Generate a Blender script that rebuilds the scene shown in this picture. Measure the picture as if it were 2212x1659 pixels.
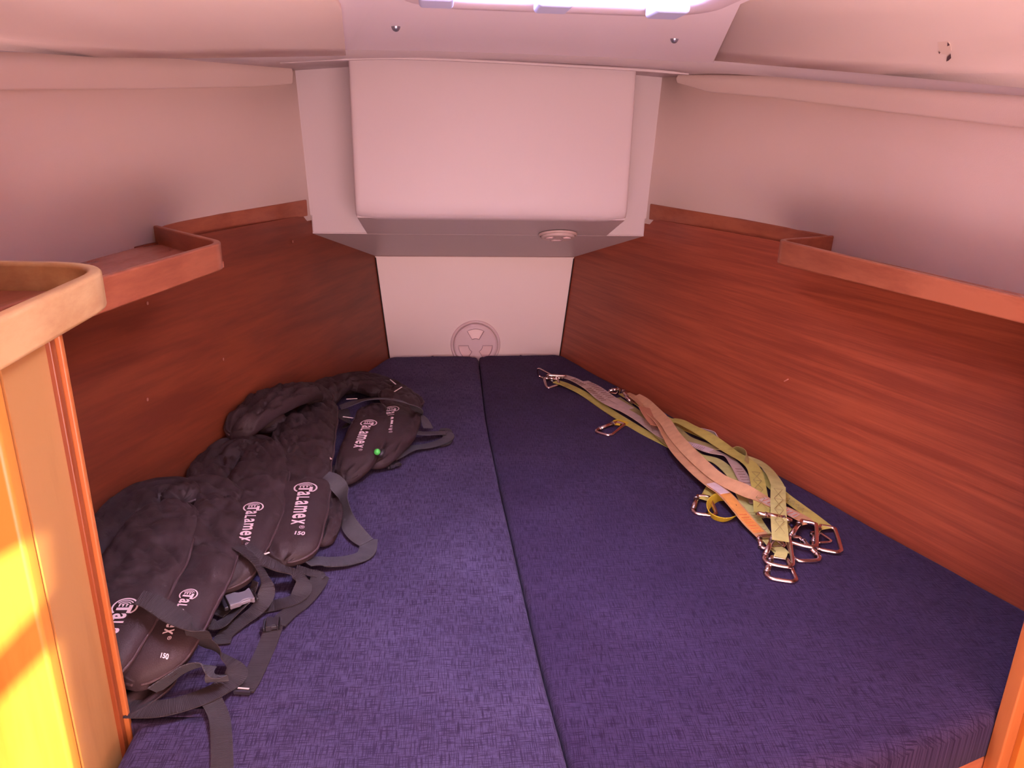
import bpy, bmesh, math, random
from mathutils import Vector, Matrix, noise
from mathutils.bvhtree import BVHTree
from mathutils.geometry import tessellate_polygon

S = bpy.context.scene
for o in list(bpy.data.objects): bpy.data.objects.remove(o)
C = bpy.context.scene.collection
rnd = random.Random(4)
V = Vector

# ------------------------------------------------------------------ camera
FPX, PITCH, ROLL, YAW = 1604.8, 18.59, 1.19, 5.63
EYE = V((-0.134, 0.0, 0.85))
_p, _r, _y = (math.radians(a) for a in (PITCH, ROLL, YAW))
FW = V((math.sin(_y)*math.cos(_p), math.cos(_y)*math.cos(_p), -math.sin(_p)))
R0 = V((math.cos(_y), -math.sin(_y), 0)); U0 = R0.cross(FW)
RT = math.cos(_r)*R0 + math.sin(_r)*U0
UP = -math.sin(_r)*R0 + math.cos(_r)*U0
cd = bpy.data.cameras.new('camera'); cam = bpy.data.objects.new('camera', cd); C.objects.link(cam)
cd.sensor_width = 36; cd.lens = FPX/2212*36; cd.clip_start = 0.02
m = Matrix((RT, UP, -FW)).transposed().to_4x4(); m.translation = EYE
cam.matrix_world = m
S.camera = cam

# ------------------------------------------------------------------ world, lights, exposure
w = bpy.data.worlds.new('World'); S.world = w; w.use_nodes = True
bg = w.node_tree.nodes['Background']; bg.inputs[0].default_value = (0.80, 0.82, 1.0, 1); bg.inputs[1].default_value = 1.6
def area(name, loc, target, size, energy, col, size_y=None, spread=None):
    l = bpy.data.lights.new(name, 'AREA'); l.energy = energy; l.color = col; l.size = size
    if size_y: l.shape = 'RECTANGLE'; l.size_y = size_y
    if spread: l.spread = math.radians(spread)
    o = bpy.data.objects.new(name, l); C.objects.link(o); o.location = loc
    o.rotation_euler = (V(target)-V(loc)).to_track_quat('-Z', 'Y').to_euler()
    return o
area('sky_through_hatch', (0.05, 1.04, 1.28), (-0.35, 1.1, 0), 0.46, 22.0, (0.80, 0.77, 1.0), 0.50)
area('saloon_daylight', (0.15, -0.42, 0.66), (0.15, 2.0, 0.62), 1.0, 8.5, (1.0, 0.60, 0.44), 0.5)
area('ceiling_uplight', (0.10, -0.28, 0.12), (0.1, 1.2, 1.05), 1.4, 25, (1.0, 0.67, 0.66), 0.5)  # added uplight without a source of its own, brightens the ceiling
SUN_D = V((-0.35, 0.80, -0.30)).normalized()
sl = bpy.data.lights.new('sun', 'SUN'); sl.energy = 16; sl.color = (1.0, 0.80, 0.42); sl.angle = math.radians(0.8)
so = bpy.data.objects.new('sun', sl); C.objects.link(so); so.rotation_euler = SUN_D.to_track_quat('-Z', 'Y').to_euler()
so.location = (0.5, -2, 2)
S.view_settings.view_transform = 'Standard'; S.view_settings.look = 'None'
S.view_settings.exposure = 0.48; S.view_settings.gamma = 1; S.view_settings.use_curve_mapping = False

# ------------------------------------------------------------------ measuring helpers (points on real surfaces of the cabin)
def ray(x, y): return FW + (x-1106)/FPX*RT - (y-829.5)/FPX*UP
def onz(x, y, z=0.0):
    d = ray(x, y); return EYE + d*((z-EYE.z)/d.z)
def ony(x, y, Y):
    d = ray(x, y); return EYE + d*((Y-EYE.y)/d.y)
WK, WX, WF = 0.36, 0.348, 0.10          # hull side: |x| = WX + WK*(2.9-y) + WF*z
def wallx(y, z): return WX + WK*(2.9-y) + WF*z
def onwall(x, y, off=0.0):
    d = ray(x, y); s = 1 if x > 1100 else -1
    t = (WX - off + WK*2.9 + WF*EYE.z - s*EYE.x - WK*EYE.y)/(s*d.x + WK*d.y - WF*d.z)
    return EYE + d*t

XL = [(0.5, .900), (1.2, .888), (1.57, .860), (1.83, .818), (2.10, .727), (2.49, .563), (2.96, .37)]   # hull liner half breadth at shelf level
def linerx(y, z):
    y = min(max(y, .5), 2.96)
    for (a, xa), (b, xb) in zip(XL, XL[1:]):
        if y <= b: return xa+(xb-xa)*(y-a)/(b-a) + .04*(z-.585)
def onliner(px, py, off=0.0):
    d = ray(px, py); s = 1 if px > 1100 else -1; lo, hi = .3, 3.2
    for _ in range(50):
        t = (lo+hi)/2; p = EYE+d*t
        if s*p.x < linerx(p.y, p.z)-off: lo = t
        else: hi = t
    return EYE+d*lo
# ------------------------------------------------------------------ materials
def mat(name): 
    m = bpy.data.materials.new(name); m.use_nodes = True
    nt = m.node_tree; return m, nt, nt.nodes['Principled BSDF']
def nd(nt, t, **kw):
    n = nt.nodes.new(t)
    for k, v in kw.items():
        if k in n.inputs: n.inputs[k].default_value = v
        else: setattr(n, k, v)
    return n
def plain(name, col, rough=0.5, metal=0.0, spec=0.5, bump=0, bscale=200, var=0.0, vscale=3):
    m, nt, b = mat(name)
    b.inputs['Roughness'].default_value = rough; b.inputs['Metallic'].default_value = metal
    b.inputs['Specular IOR Level'].default_value = spec
    b.inputs['Base Color'].default_value = (*col, 1)
    tc = nd(nt, 'ShaderNodeTexCoord')
    n = nd(nt, 'ShaderNodeTexNoise', Scale=vscale, Detail=4.0); nt.links.new(tc.outputs['Object'], n.inputs['Vector'])
    r = nd(nt, 'ShaderNodeMix', data_type='RGBA'); 
    r.inputs[6].default_value = tuple(c*(1-var) for c in col)+(1,); r.inputs[7].default_value = tuple(min(1, c*(1+var)) for c in col)+(1,)
    nt.links.new(n.outputs[0], r.inputs[0]); nt.links.new(r.outputs[2], b.inputs['Base Color'])
    if bump:
        n2 = nd(nt, 'ShaderNodeTexNoise', Scale=bscale, Detail=3.0); nt.links.new(tc.outputs['Object'], n2.inputs['Vector'])
        bp = nd(nt, 'ShaderNodeBump', Strength=bump, Distance=0.002); nt.links.new(n2.outputs[0], bp.inputs['Height'])
        nt.links.new(bp.outputs[0], b.inputs['Normal'])
    return m
def wood(name, dark, light, rot=(0, 0, 0), scale=(1.2, 26, 26), rough=0.35, blotch=0.35):
    """grain runs along the object's local x after the rotation"""
    m, nt, b = mat(name); b.inputs['Roughness'].default_value = rough
    tc = nd(nt, 'ShaderNodeTexCoord'); mp0 = nd(nt, 'ShaderNodeMapping'); mp0.inputs['Rotation'].default_value = rot
    mp = nd(nt, 'ShaderNodeMapping'); mp.inputs['Scale'].default_value = scale
    nt.links.new(tc.outputs['Object'], mp0.inputs[0]); nt.links.new(mp0.outputs[0], mp.inputs[0])
    n = nd(nt, 'ShaderNodeTexNoise', Scale=1.0, Detail=6.0, Roughness=0.6, Distortion=0.4); nt.links.new(mp.outputs[0], n.inputs['Vector'])
    mp2 = nd(nt, 'ShaderNodeMapping'); mp2.inputs['Scale'].default_value = (scale[0]*3, scale[1]*5, scale[2]*5)
    nt.links.new(mp0.outputs[0], mp2.inputs[0])
    n2 = nd(nt, 'ShaderNodeTexNoise', Scale=1.0, Detail=5.0, Roughness=0.7); nt.links.new(mp2.outputs[0], n2.inputs['Vector'])
    n3 = nd(nt, 'ShaderNodeTexNoise', Scale=3.0, Detail=2.0); nt.links.new(mp0.outputs[0], n3.inputs['Vector'])
    a = nd(nt, 'ShaderNodeMath', operation='ADD'); a2 = nd(nt, 'ShaderNodeMath', operation='MULTIPLY_ADD')
    a2.inputs[1].default_value = 0.45; nt.links.new(n2.outputs[0], a2.inputs[0]); nt.links.new(n.outputs[0], a2.inputs[2])
    a3 = nd(nt, 'ShaderNodeMath', operation='MULTIPLY'); a3.inputs[1].default_value = blotch; nt.links.new(n3.outputs[0], a3.inputs[0])
    nt.links.new(a2.outputs[0], a.inputs[0]); nt.links.new(a3.outputs[0], a.inputs[1])
    cr = nd(nt, 'ShaderNodeValToRGB'); cr.color_ramp.elements[0].position = 0.66; cr.color_ramp.elements[1].position = 1.12
    cr.color_ramp.elements[1].position = 1.0
    cr.color_ramp.elements[0].color = (*dark, 1); cr.color_ramp.elements[1].color = (*light, 1)
    nt.links.new(a.outputs[0], cr.inputs[0]); nt.links.new(cr.outputs[0], b.inputs['Base Color'])
    bp = nd(nt, 'ShaderNodeBump', Strength=0.12, Distance=0.001); nt.links.new(n2.outputs[0], bp.inputs['Height']); nt.links.new(bp.outputs[0], b.inputs['Normal'])
    return m
def cloth(name, col, hi, rot=0.0, slub=1.0):
    """woven slubby upholstery: fine weave with stray darker threads in both directions"""
    m, nt, b = mat(name); b.inputs['Roughness'].default_value = 0.92; b.inputs['Specular IOR Level'].default_value = 0.08
    b.inputs['Sheen Weight'].default_value = 0.06; b.inputs['Sheen Roughness'].default_value = 0.5
    b.inputs['Sheen Tint'].default_value = (0.75, 0.6, 1.0, 1)
    tc = nd(nt, 'ShaderNodeTexCoord'); mp0 = nd(nt, 'ShaderNodeMapping'); mp0.inputs['Rotation'].default_value = (0, 0, rot)
    nt.links.new(tc.outputs['Object'], mp0.inputs[0])
    def streak(sc, lo, hi_):
        mp = nd(nt, 'ShaderNodeMapping'); mp.inputs['Scale'].default_value = sc; nt.links.new(mp0.outputs[0], mp.inputs[0])
        n = nd(nt, 'ShaderNodeTexNoise', Scale=1.0, Detail=2.0, Roughness=0.55); nt.links.new(mp.outputs[0], n.inputs['Vector'])
        r = nd(nt, 'ShaderNodeMapRange'); r.inputs['From Min'].default_value = lo; r.inputs['From Max'].default_value = hi_
        nt.links.new(n.outputs[0], r.inputs['Value']); return r
    a = streak((650, 34, 1), 0.26, 0.50); c = streak((34, 650, 1), 0.26, 0.50)
    mul = nd(nt, 'ShaderNodeMath', operation='MULTIPLY'); nt.links.new(a.outputs[0], mul.inputs[0]); nt.links.new(c.outputs[0], mul.inputs[1])
    fine = streak((1100, 1100, 1), 0.2, 0.8)
    blot = streak((5, 5, 1), 0.3, 0.75)
    s1 = nd(nt, 'ShaderNodeMath', operation='MULTIPLY_ADD'); s1.inputs[1].default_value = 0.45; nt.links.new(fine.outputs[0], s1.inputs[0]); nt.links.new(mul.outputs[0], s1.inputs[2])
    s2 = nd(nt, 'ShaderNodeMath', operation='MULTIPLY_ADD'); s2.inputs[1].default_value = 0.25; nt.links.new(blot.outputs[0], s2.inputs[0]); nt.links.new(s1.outputs[0], s2.inputs[2])
    cr = nd(nt, 'ShaderNodeValToRGB'); cr.color_ramp.elements[0].position = 0.15; cr.color_ramp.elements[1].position = 1.35/1.4
    cr.color_ramp.elements[0].color = (col[0]*.74, col[1]*.74, col[2]*.76, 1); cr.color_ramp.elements[1].color = (*hi, 1)
    e = cr.color_ramp.elements.new(0.6); e.color = (*col, 1)
    sc = nd(nt, 'ShaderNodeMath', operation='MULTIPLY'); sc.inputs[1].default_value = 0.62; nt.links.new(s2.outputs[0], sc.inputs[0])
    nt.links.new(sc.outputs[0], cr.inputs[0]); nt.links.new(cr.outputs[0], b.inputs['Base Color'])
    bp = nd(nt, 'ShaderNodeBump', Strength=0.35, Distance=0.0012); nt.links.new(s1.outputs[0], bp.inputs['Height']); nt.links.new(bp.outputs[0], b.inputs['Normal'])
    return m
def webbing(name, col, rough=0.7, ribs=True):
    """flat woven strap, cross ribs follow the strap through its UVs"""
    m, nt, b = mat(name); b.inputs['Roughness'].default_value = rough; b.inputs['Specular IOR Level'].default_value = 0.35
    tc = nd(nt, 'ShaderNodeTexCoord'); sp = nd(nt, 'ShaderNodeSeparateXYZ'); nt.links.new(tc.outputs['UV'], sp.inputs[0])
    s = nd(nt, 'ShaderNodeMath', operation='MULTIPLY'); s.inputs[1].default_value = 2*math.pi/0.0024; nt.links.new(sp.outputs[0], s.inputs[0])
    sn = nd(nt, 'ShaderNodeMath', operation='SINE'); nt.links.new(s.outputs[0], sn.inputs[0])
    n = nd(nt, 'ShaderNodeTexNoise', Scale=45.0, Detail=4.0); nt.links.new(tc.outputs['Object'], n.inputs['Vector'])
    mx = nd(nt, 'ShaderNodeMix', data_type='RGBA'); mx.inputs[6].default_value = tuple(c*.72 for c in col)+(1,); mx.inputs[7].default_value = tuple(min(1, c*1.2) for c in col)+(1,)
    ad = nd(nt, 'ShaderNodeMath', operation='MULTIPLY_ADD'); ad.inputs[1].default_value = 0.16; nt.links.new(sn.outputs[0], ad.inputs[0]); nt.links.new(n.outputs[0], ad.inputs[2])
    nt.links.new(ad.outputs[0], mx.inputs[0]); nt.links.new(mx.outputs[2], b.inputs['Base Color'])
    bp = nd(nt, 'ShaderNodeBump', Strength=0.35, Distance=0.0008); nt.links.new(sn.outputs[0], bp.inputs['Height']); nt.links.new(bp.outputs[0], b.inputs['Normal'])
    return m

M = dict(
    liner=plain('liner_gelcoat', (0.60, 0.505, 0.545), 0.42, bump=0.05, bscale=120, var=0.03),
    bulk=plain('bulkhead_gelcoat', (0.84, 0.70, 0.70), 0.42, bump=0.05, bscale=120, var=0.03),
    liner_wall=plain('liner_vinyl', (0.76, 0.60, 0.56), 0.6, bump=0.10, bscale=400, var=0.03),
    ceilh=plain('hatch_surround_vinyl', (0.93, 0.84, 0.95), 0.5, bump=0.08, bscale=300, var=0.02),  # lavender in the base colour stands in for glow around the hatch
    ceil=plain('ceiling_vinyl', (0.93, 0.79, 0.75), 0.55, bump=0.08, bscale=300, var=0.03),
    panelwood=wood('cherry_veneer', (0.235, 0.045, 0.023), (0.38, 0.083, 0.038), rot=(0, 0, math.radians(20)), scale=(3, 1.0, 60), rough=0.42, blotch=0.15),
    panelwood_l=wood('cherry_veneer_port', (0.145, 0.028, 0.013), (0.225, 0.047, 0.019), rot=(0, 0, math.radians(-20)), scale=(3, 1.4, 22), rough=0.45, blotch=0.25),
    fiddle=wood('cherry_fiddle', (0.23, 0.055, 0.028), (0.36, 0.105, 0.052), rot=(0, 0, 0), scale=(16, 3.0, 20), rough=0.32),
    lightwood=wood('pale_cherry', (0.42, 0.21, 0.085), (0.60, 0.37, 0.17), rot=(0, 0, 0), scale=(8, 3, 10), rough=0.3),
    cabwood=wood('cabinet_veneer', (0.31, 0.13, 0.042), (0.42, 0.20, 0.070), scale=(9, 9, 1.2), rough=0.4, blotch=0.6),
    postwood=wood('post_veneer', (0.55, 0.14, 0.020), (0.72, 0.22, 0.040), scale=(16, 16, 1.0), rough=0.38),
    trimdark=wood('trim_red', (0.17, 0.035, 0.012), (0.24, 0.055, 0.016), scale=(20, 20, 1.5), rough=0.35),
    trimlight=wood('trim_orange', (0.36, 0.095, 0.025), (0.46, 0.14, 0.04), scale=(20, 20, 1.5), rough=0.35),
    cushl=cloth('navy_slub_port', (0.036, 0.023, 0.060), (0.098, 0.072, 0.150)),
    cushr=cloth('navy_slub_starboard', (0.026, 0.0145, 0.044), (0.060, 0.039, 0.095), rot=math.radians(3)),
    jacket=plain('jacket_nylon', (0.038, 0.020, 0.024), 0.62, spec=0.35, bump=0.25, bscale=500, var=0.25, vscale=8),
    piping=plain('jacket_piping', (0.060, 0.030, 0.036), 0.6, bump=0.3, bscale=900),
    logo=plain('logo_print', (0.86, 0.66, 0.74), 0.6),
    strap=webbing('black_webbing', (0.040, 0.028, 0.033)),
    strapg=webbing('grey_webbing', (0.066, 0.056, 0.068)),
    refl=plain('reflective_thread', (0.9, 0.78, 0.78), 0.35),
    buckle=plain('buckle_grey', (0.20, 0.17, 0.21), 0.35),
    buckled=plain('buckle_black', (0.03, 0.025, 0.035), 0.4),
    green=plain('green_indicator', (0.08, 0.55, 0.10), 0.3),
    steel=plain('stainless', (0.72, 0.58, 0.58), 0.20, metal=1.0),
    steeld=plain('stainless_dark', (0.36, 0.27, 0.28), 0.3, metal=1.0),
    yel=webbing('yellow_webbing', (0.50, 0.43, 0.11)),
    yel2=webbing('pale_yellow_webbing', (0.56, 0.52, 0.20)),
    yelb=webbing('bright_yellow_webbing', (0.66, 0.47, 0.035)),
    olive=webbing('soiled_yellow_webbing', (0.38, 0.31, 0.12)),
    tan=webbing('faded_orange_webbing', (0.56, 0.30, 0.165)),
    ora=webbing('orange_webbing', (0.70, 0.29, 0.07)),
    pale=webbing('pale_pink_webbing', (0.56, 0.41, 0.37)),
    white=webbing('white_sewn_patch', (0.72, 0.58, 0.62)),
    stitch=plain('stitch_brown', (0.20, 0.11, 0.08), 0.8),
    stitchr=plain('stitch_red', (0.60, 0.12, 0.04), 0.8),
    plate=plain('plate_plastic', (0.74, 0.57, 0.62), 0.35),
    plated=plain('plate_plastic_beige', (0.66, 0.50, 0.50), 0.4),
    pocket=plain('pocket_plastic', (0.86, 0.66, 0.69), 0.35), pedge=plain('pocket_edge_shade', (0.40, 0.26, 0.33), 0.5),
    chip=plain('bare_chip', (0.10, 0.05, 0.07), 0.8),
    filler=plain('filler_patch', (0.86, 0.70, 0.64), 0.7),
    tab=plain('hinge_plastic', (0.50, 0.56, 0.90), 0.4),
    dark=plain('dark_gap', (0.02, 0.01, 0.012), 0.8),
    berth=wood('berth_board', (0.34, 0.10, 0.05), (0.50, 0.17, 0.08), scale=(1.2, 24, 24), rough=0.4),
    aft=plain('saloon_wood', (0.42, 0.19, 0.10), 0.6, var=0.1),
)
gm, gnt, gb = mat('hatch_acrylic'); gb.inputs['Transmission Weight'].default_value = 1.0; gb.inputs['Roughness'].default_value = 0.0
gb.inputs['IOR'].default_value = 1.02; gb.inputs['Base Color'].default_value = (0.96, 0.96, 1, 1); M['acrylic'] = gm

# ------------------------------------------------------------------ object helpers
def mesh(name, verts, faces, m, parent=None, smooth=False, uvs=None):
    me = bpy.data.meshes.new(name); me.from_pydata([tuple(v) for v in verts], [], faces); me.update()
    if uvs:
        ul = me.uv_layers.new(name='UVMap')
        for lp in me.loops: ul.data[lp.index].uv = uvs[lp.vertex_index]
    for mm in (m if isinstance(m, list) else [m]): me.materials.append(mm)
    if smooth:
        for p in me.polygons: p.use_smooth = True
    o = bpy.data.objects.new(name, me); C.objects.link(o)
    if parent:
        o.parent = parent; o.matrix_parent_inverse = parent.matrix_world.inverted() if False else Matrix.Translation(-parent.location)
    return o
def thing(name, label, cat, loc, group=None):
    o = bpy.data.objects.new(name, None); C.objects.link(o); o.location = loc; o.empty_display_size = 0.05
    o['label'] = label; o['category'] = cat
    if group: o['group'] = group
    return o
def tag(o, label, cat, group=None):
    o['label'] = label; o['category'] = cat
    if group: o['group'] = group
    return o
def struct(name, loc=None, o=None, label=None):
    if o is None:
        o = bpy.data.objects.new(name, None); C.objects.link(o); o.location = loc or (0, 0, 0)
    o['kind'] = 'structure'
    if label: o['label'] = label
    return o
def prism(poly, vec):
    n = len(poly); v = [V(p) for p in poly] + [V(p)+V(vec) for p in poly]
    f = [tuple(range(n)), tuple(range(2*n-1, n-1, -1))] + [(i, i+n, (i+1) % n+n, (i+1) % n) for i in range(n)]
    return v, f
def bevel(o, wd, seg=3, ang=35):
    b = o.modifiers.new('bevel', 'BEVEL'); b.width = wd; b.segments = seg; b.limit_method = 'ANGLE'; b.angle_limit = math.radians(ang)
    for p in o.data.polygons: p.use_smooth = True
    n = o.modifiers.new('wn', 'WEIGHTED_NORMAL'); n.keep_sharp = False
    return o
def fixn(o):
    bm = bmesh.new(); bm.from_mesh(o.data); bmesh.ops.recalc_face_normals(bm, faces=bm.faces); bm.to_mesh(o.data); bm.free(); return o
def box(name, lo, hi, m, parent=None, bev=0):
    x0, y0, z0 = lo; x1, y1, z1 = hi
    v, f = prism([(x0, y0, z0), (x1, y0, z0), (x1, y1, z0), (x0, y1, z0)], (0, 0, z1-z0))
    o = fixn(mesh(name, v, f, m, parent))
    if bev: bevel(o, bev)
    return o
def cat(pts, n, closed=False):
    """Catmull-Rom through tuples of any length"""
    out = []; P = [tuple(p) for p in pts]; k = len(P); segs = k if closed else k-1
    for i in range(segs):
        g = lambda j: P[j % k] if closed else P[max(0, min(k-1, j))]
        a, b, c, d = g(i-1), g(i), g(i+1), g(i+2)
        for s in range(n):
            t = s/n
            out.append(tuple(0.5*((2*b[q]) + (c[q]-a[q])*t + (2*a[q]-5*b[q]+4*c[q]-d[q])*t*t + (3*b[q]-a[q]-3*c[q]+d[q])*t**3) for q in range(len(b))))
    if not closed: out.append(P[-1])
    return out
def tube_geo(path, r, sides=8, closed=False, up=V((0, 0, 1))):
    P = [V(p) for p in path]; n = len(P); v = []; f = []
    for i, p in enumerate(P):
        a = P[(i-1) % n] if closed or i else P[0]; b = P[(i+1) % n] if closed or i < n-1 else P[-1]
        t = (b-a).normalized(); s = t.cross(up)
        if s.length < 1e-4: s = t.cross(V((1, 0, 0)))
        s.normalize(); u = s.cross(t); rr = r[i] if isinstance(r, (list, tuple)) else r
        v += [p + (s*math.cos(k*2*math.pi/sides) + u*math.sin(k*2*math.pi/sides))*rr for k in range(sides)]
    m_ = n if closed else n-1
    for i in range(m_):
        for k in range(sides):
            j = (i+1) % n; f.append((i*sides+k, i*sides+(k+1) % sides, j*sides+(k+1) % sides, j*sides+k))
    if not closed: f += [tuple(range(sides-1, -1, -1)), tuple((n-1)*sides+k for k in range(sides))]
    return v, f
def tube(name, path, r, m, parent=None, closed=False, sides=8, up=V((0, 0, 1))):
    v, f = tube_geo(path, r, sides, closed, up); return mesh(name, v, f, m, parent, True)
def rail(name, path, wdt, hgt, m, parent=None, bev=0.003):
    """upright rail of rectangular section that follows a path along its centreline; path z = underside"""
    P = [V(p) for p in path]; n = len(P); v = []; f = []
    for i, p in enumerate(P):
        d0 = (P[i]-P[i-1]) if i else (P[1]-P[0]); d1 = (P[i+1]-P[i]) if i < n-1 else d0
        d0 = V((d0.x, d0.y, 0)).normalized(); d1 = V((d1.x, d1.y, 0)).normalized(); t = (d0+d1).normalized()
        s = V((t.y, -t.x, 0)) * (wdt/2/max(0.5, t.dot(d0)))
        hz = hgt[i] if isinstance(hgt, list) else hgt; v += [p-s, p+s, p+s+V((0, 0, hz)), p-s+V((0, 0, hz))]
    for i in range(n-1):
        for k in range(4): f.append((4*i+k, 4*i+(k+1) % 4, 4*i+4+(k+1) % 4, 4*i+4+k))
    f += [(3, 2, 1, 0), (4*n-4, 4*n-3, 4*n-2, 4*n-1)]
    o = fixn(mesh(name, v, f, m, parent)); bevel(o, bev, 3, 50); return o
def roundcorner(a, b, c, r, n=7):
    a, b, c = V(a), V(b), V(c); p = b+(a-b).normalized()*r; q = b+(c-b).normalized()*r
    return [(1-t)**2*p + 2*t*(1-t)*b + t*t*q for t in [i/n for i in range(n+1)]]

# ================================================================== STRUCTURE
YB = 2.9; YW = 2.49; YF = 2.27
def under(y): return 0.396 + 0.33*(YB-y)
ZT = 0.593                                # top of the wood side panels
# side walls: white liner (wall) with the wood veneer panel as its part
for s, nm in ((-1, 'wall_left'), (1, 'wall_right')):
    ys = [0.6, .9, 1.2, 1.35, 1.5, 1.65, 1.8, 1.95, 2.1, 2.3, 2.49, 2.95]; v = []; f = []
    for y in ys: v += [V((s*linerx(y, ZT-.02), y, ZT-.02)), V((s*linerx(y, 1.1), y, 1.1))]
    for i in range(len(ys)-1): f.append((2*i, 2*i+1, 2*i+3, 2*i+2))
    wl = mesh(nm, v, f, M['liner_wall'], None, True); sdl = wl.modifiers.new('s', 'SOLIDIFY'); sdl.thickness = .02; sdl.offset = 0; struct(nm, o=wl, label='cream vinyl liner on the hull side above the wood panel')
    pz0, pz1 = -0.30, ZT
    q = [V((s*wallx(y, z), y, z)) for y, z in ((0.6, pz0), (2.95, pz0), (2.95, pz1), (0.6, pz1))]
    v, f = prism(q, (s*0.012, 0, 0))
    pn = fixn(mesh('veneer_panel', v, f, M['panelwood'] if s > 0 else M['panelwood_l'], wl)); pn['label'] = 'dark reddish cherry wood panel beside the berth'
    # a few small nail plugs and one scratch
    dots = [(318, 655), (318, 863), (482, 776), (632, 522)] if s < 0 else []
    for d in dots:
        c = onwall(*d, off=0.0015); v = [c+V((-s*0.0, math.cos(a)*.0042, math.sin(a)*.0042)) for a in [k*math.pi/4 for k in range(8)]]
        mesh('plug', *prism(v, (-s*0.0015, 0, 0)), plain('plug', (0.42, 0.17, 0.14), 0.5), wl)
    if s > 0:
        a, b = onwall(1694, 824, .001), onwall(1703, 819, .001); tube('scratch', [a, b], .0016, plain('scratch', (0.55, 0.2, 0.15)), wl)
    # the solid beam under the deck edge
# forward bulkhead: low panel, wings and undercut
fb = fixn(mesh('wall_front', *prism([(-.46, YB, -.3), (.46, YB, -.3), (.46, YB, .42), (-.46, YB, .42)], (0, .02, 0)), M['bulk'])); struct('wall_front', o=fb)
fb['label'] = 'cream moulded forward bulkhead below the anchor locker'
# shade along the bulkhead joints, put in as thin darker tubes
for s in (-1, 1):
    tube('seam_shade', [V((s*(wallx(YB, z)-.001), YB-.003, z)) for z in (-.05, .1, .25, .39)], .0022, M['dark'], fb)
tube('seam_shade', [V((x, YB-.002, .396)) for x in (-.39, 0, .39)], .0018, plain('seam_pink', (0.45, 0.30, 0.30)), fb)
BX0, BX1 = -0.385, 0.432
lk = struct('trim_1', (0.02, YF, under(YF)), label='cream moulded anchor locker casing on the forward bulkhead')
# undercut sloping face (with its real thickness)
v, f = prism([(-wallx(YB, .39)-.01, YB, under(YB)), (wallx(YB, .39)+.01, YB, under(YB)), (wallx(YW, .53)+.01, YW, under(YW)), (-wallx(YW, .53)-.01, YW, under(YW))], (0, .004, .012))
uc = fixn(mesh('undercut_panel', v, f, M['liner'], lk))
v, f = prism([(BX0+.012, YW+.02, under(YW+.02)), (BX1-.012, YW+.02, under(YW+.02)), (BX1-.004, YF+.01, under(YF)+.002), (BX0+.004, YF+.01, under(YF)+.002)], (0, .004, .012))
fixn(mesh('casing_underside', v, f, M['liner'], lk))
# wings
for s in (-1, 1):
    xo0, xo1 = s*(wallx(YW, .53)+.002), s*(wallx(YW, .80)-.012)
    xi = BX0 if s < 0 else BX1
    q = [(xo0, YW, under(YW)), (xi-s*.03, YW, under(YW)), (xi-s*.03, YW, 1.08), (s*.66, YW, 1.08), (s*.66, YW, .8), (s*.64, YW, .595), (xo0, YW, .586)]
    v, f = prism(q, (0, .02, 0)); o = fixn(mesh('wing_panel', v, f, M['liner'], lk)); bevel(o, .006, 3, 40)
# casing: front face with soft bottom radius
nx = 24; rows = []; ts_c = [0, .002, .005, .010]+[.02+.96*k/16 for k in range(17)]+[.990, .995, .998, 1]; nx = len(ts_c)-1
zb = under(YF)
prof = [(YF+.10, zb-.030), (YF+.03, zb-.006), (YF+.012, zb-.001), (YF+.004, zb+.006), (YF, zb+.018), (YF-.001, zb+.06), (YF-.002, zb+.2), (YF, 1.0), (YF+.002, 1.06)]
v = []; f = []
for (y, z) in prof:
    for i in range(nx+1):
        t = ts_c[i]; x = BX0 + (BX1-BX0)*t; e = min(t, 1-t)*(BX1-BX0)
        tap = 0.0
        yy = y
        if e < .008: yy = y + .008 - math.sqrt(max(0, .008**2-(.008-e)**2))
        zz = z + (max(0, .03-e)*0.35 if z < zb+.03 else 0)
        v.append((x, yy, zz))
w_ = nx+1
for j in range(len(prof)-1):
    for i in range(nx): f.append((j*w_+i, j*w_+i+1, (j+1)*w_+i+1, (j+1)*w_+i))
n0 = len(v)                                 # side returns back to the wings
for i, x in ((0, BX0), (nx, BX1)):
    for j in range(len(prof)): v.append((x - (.0 if i else 0), YW+.015, max(v[j*w_+i][2], under(YW))))
for q, i in enumerate((0, nx)):
    for j in range(len(prof)-1): 
        a, b = j*w_+i, (j+1)*w_+i; c, d = n0+q*len(prof)+j+1, n0+q*len(prof)+j
        f.append((a, b, c, d) if q else (d, c, b, a))
fixn(mesh('casing_front', v, f, M['liner'], lk, True))

# ceiling -----------------------------------------------------------
E = [(-190, 92, 1.20), (0, 95, 1.45), (200, 101, 1.68), (400, 106, 1.86), (560, 104, 2.0), (745, 102, 2.1), (900, 104, 2.12), (1100, 110, 2.13), (1320, 119, 2.12), (1540, 131, 2.08), (1680, 143, 1.94), (1900, 161, 1.68), (2212, 190, 1.38), (2420, 208, 1.18)]
E3 = [onliner(e[0], e[1], .075) if i < 4 or i > 9 else ony(*e) for i, e in enumerate(E)]
def ceilz(x): return 1.058 - 0.075*max(0, (abs(x-.03)-.34)/.62)**1.25
ce = struct('ceiling', (0, 1.0, 1.06), label='cream padded cabin ceiling with hatch surround panel')
def loft(name, rows, m, parent, thick=None, smooth=True):
    n = len(rows[0]); v = [p for r in rows for p in r]; f = []
    for j in range(len(rows)-1):
        for i in range(n-1): f.append((j*n+i, j*n+i+1, (j+1)*n+i+1, (j+1)*n+i))
    o = mesh(name, v, f, m, parent, smooth)
    if thick:
        so_ = o.modifiers.new('s', 'SOLIDIFY'); so_.thickness = thick; so_.offset = 1
    return o
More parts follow.
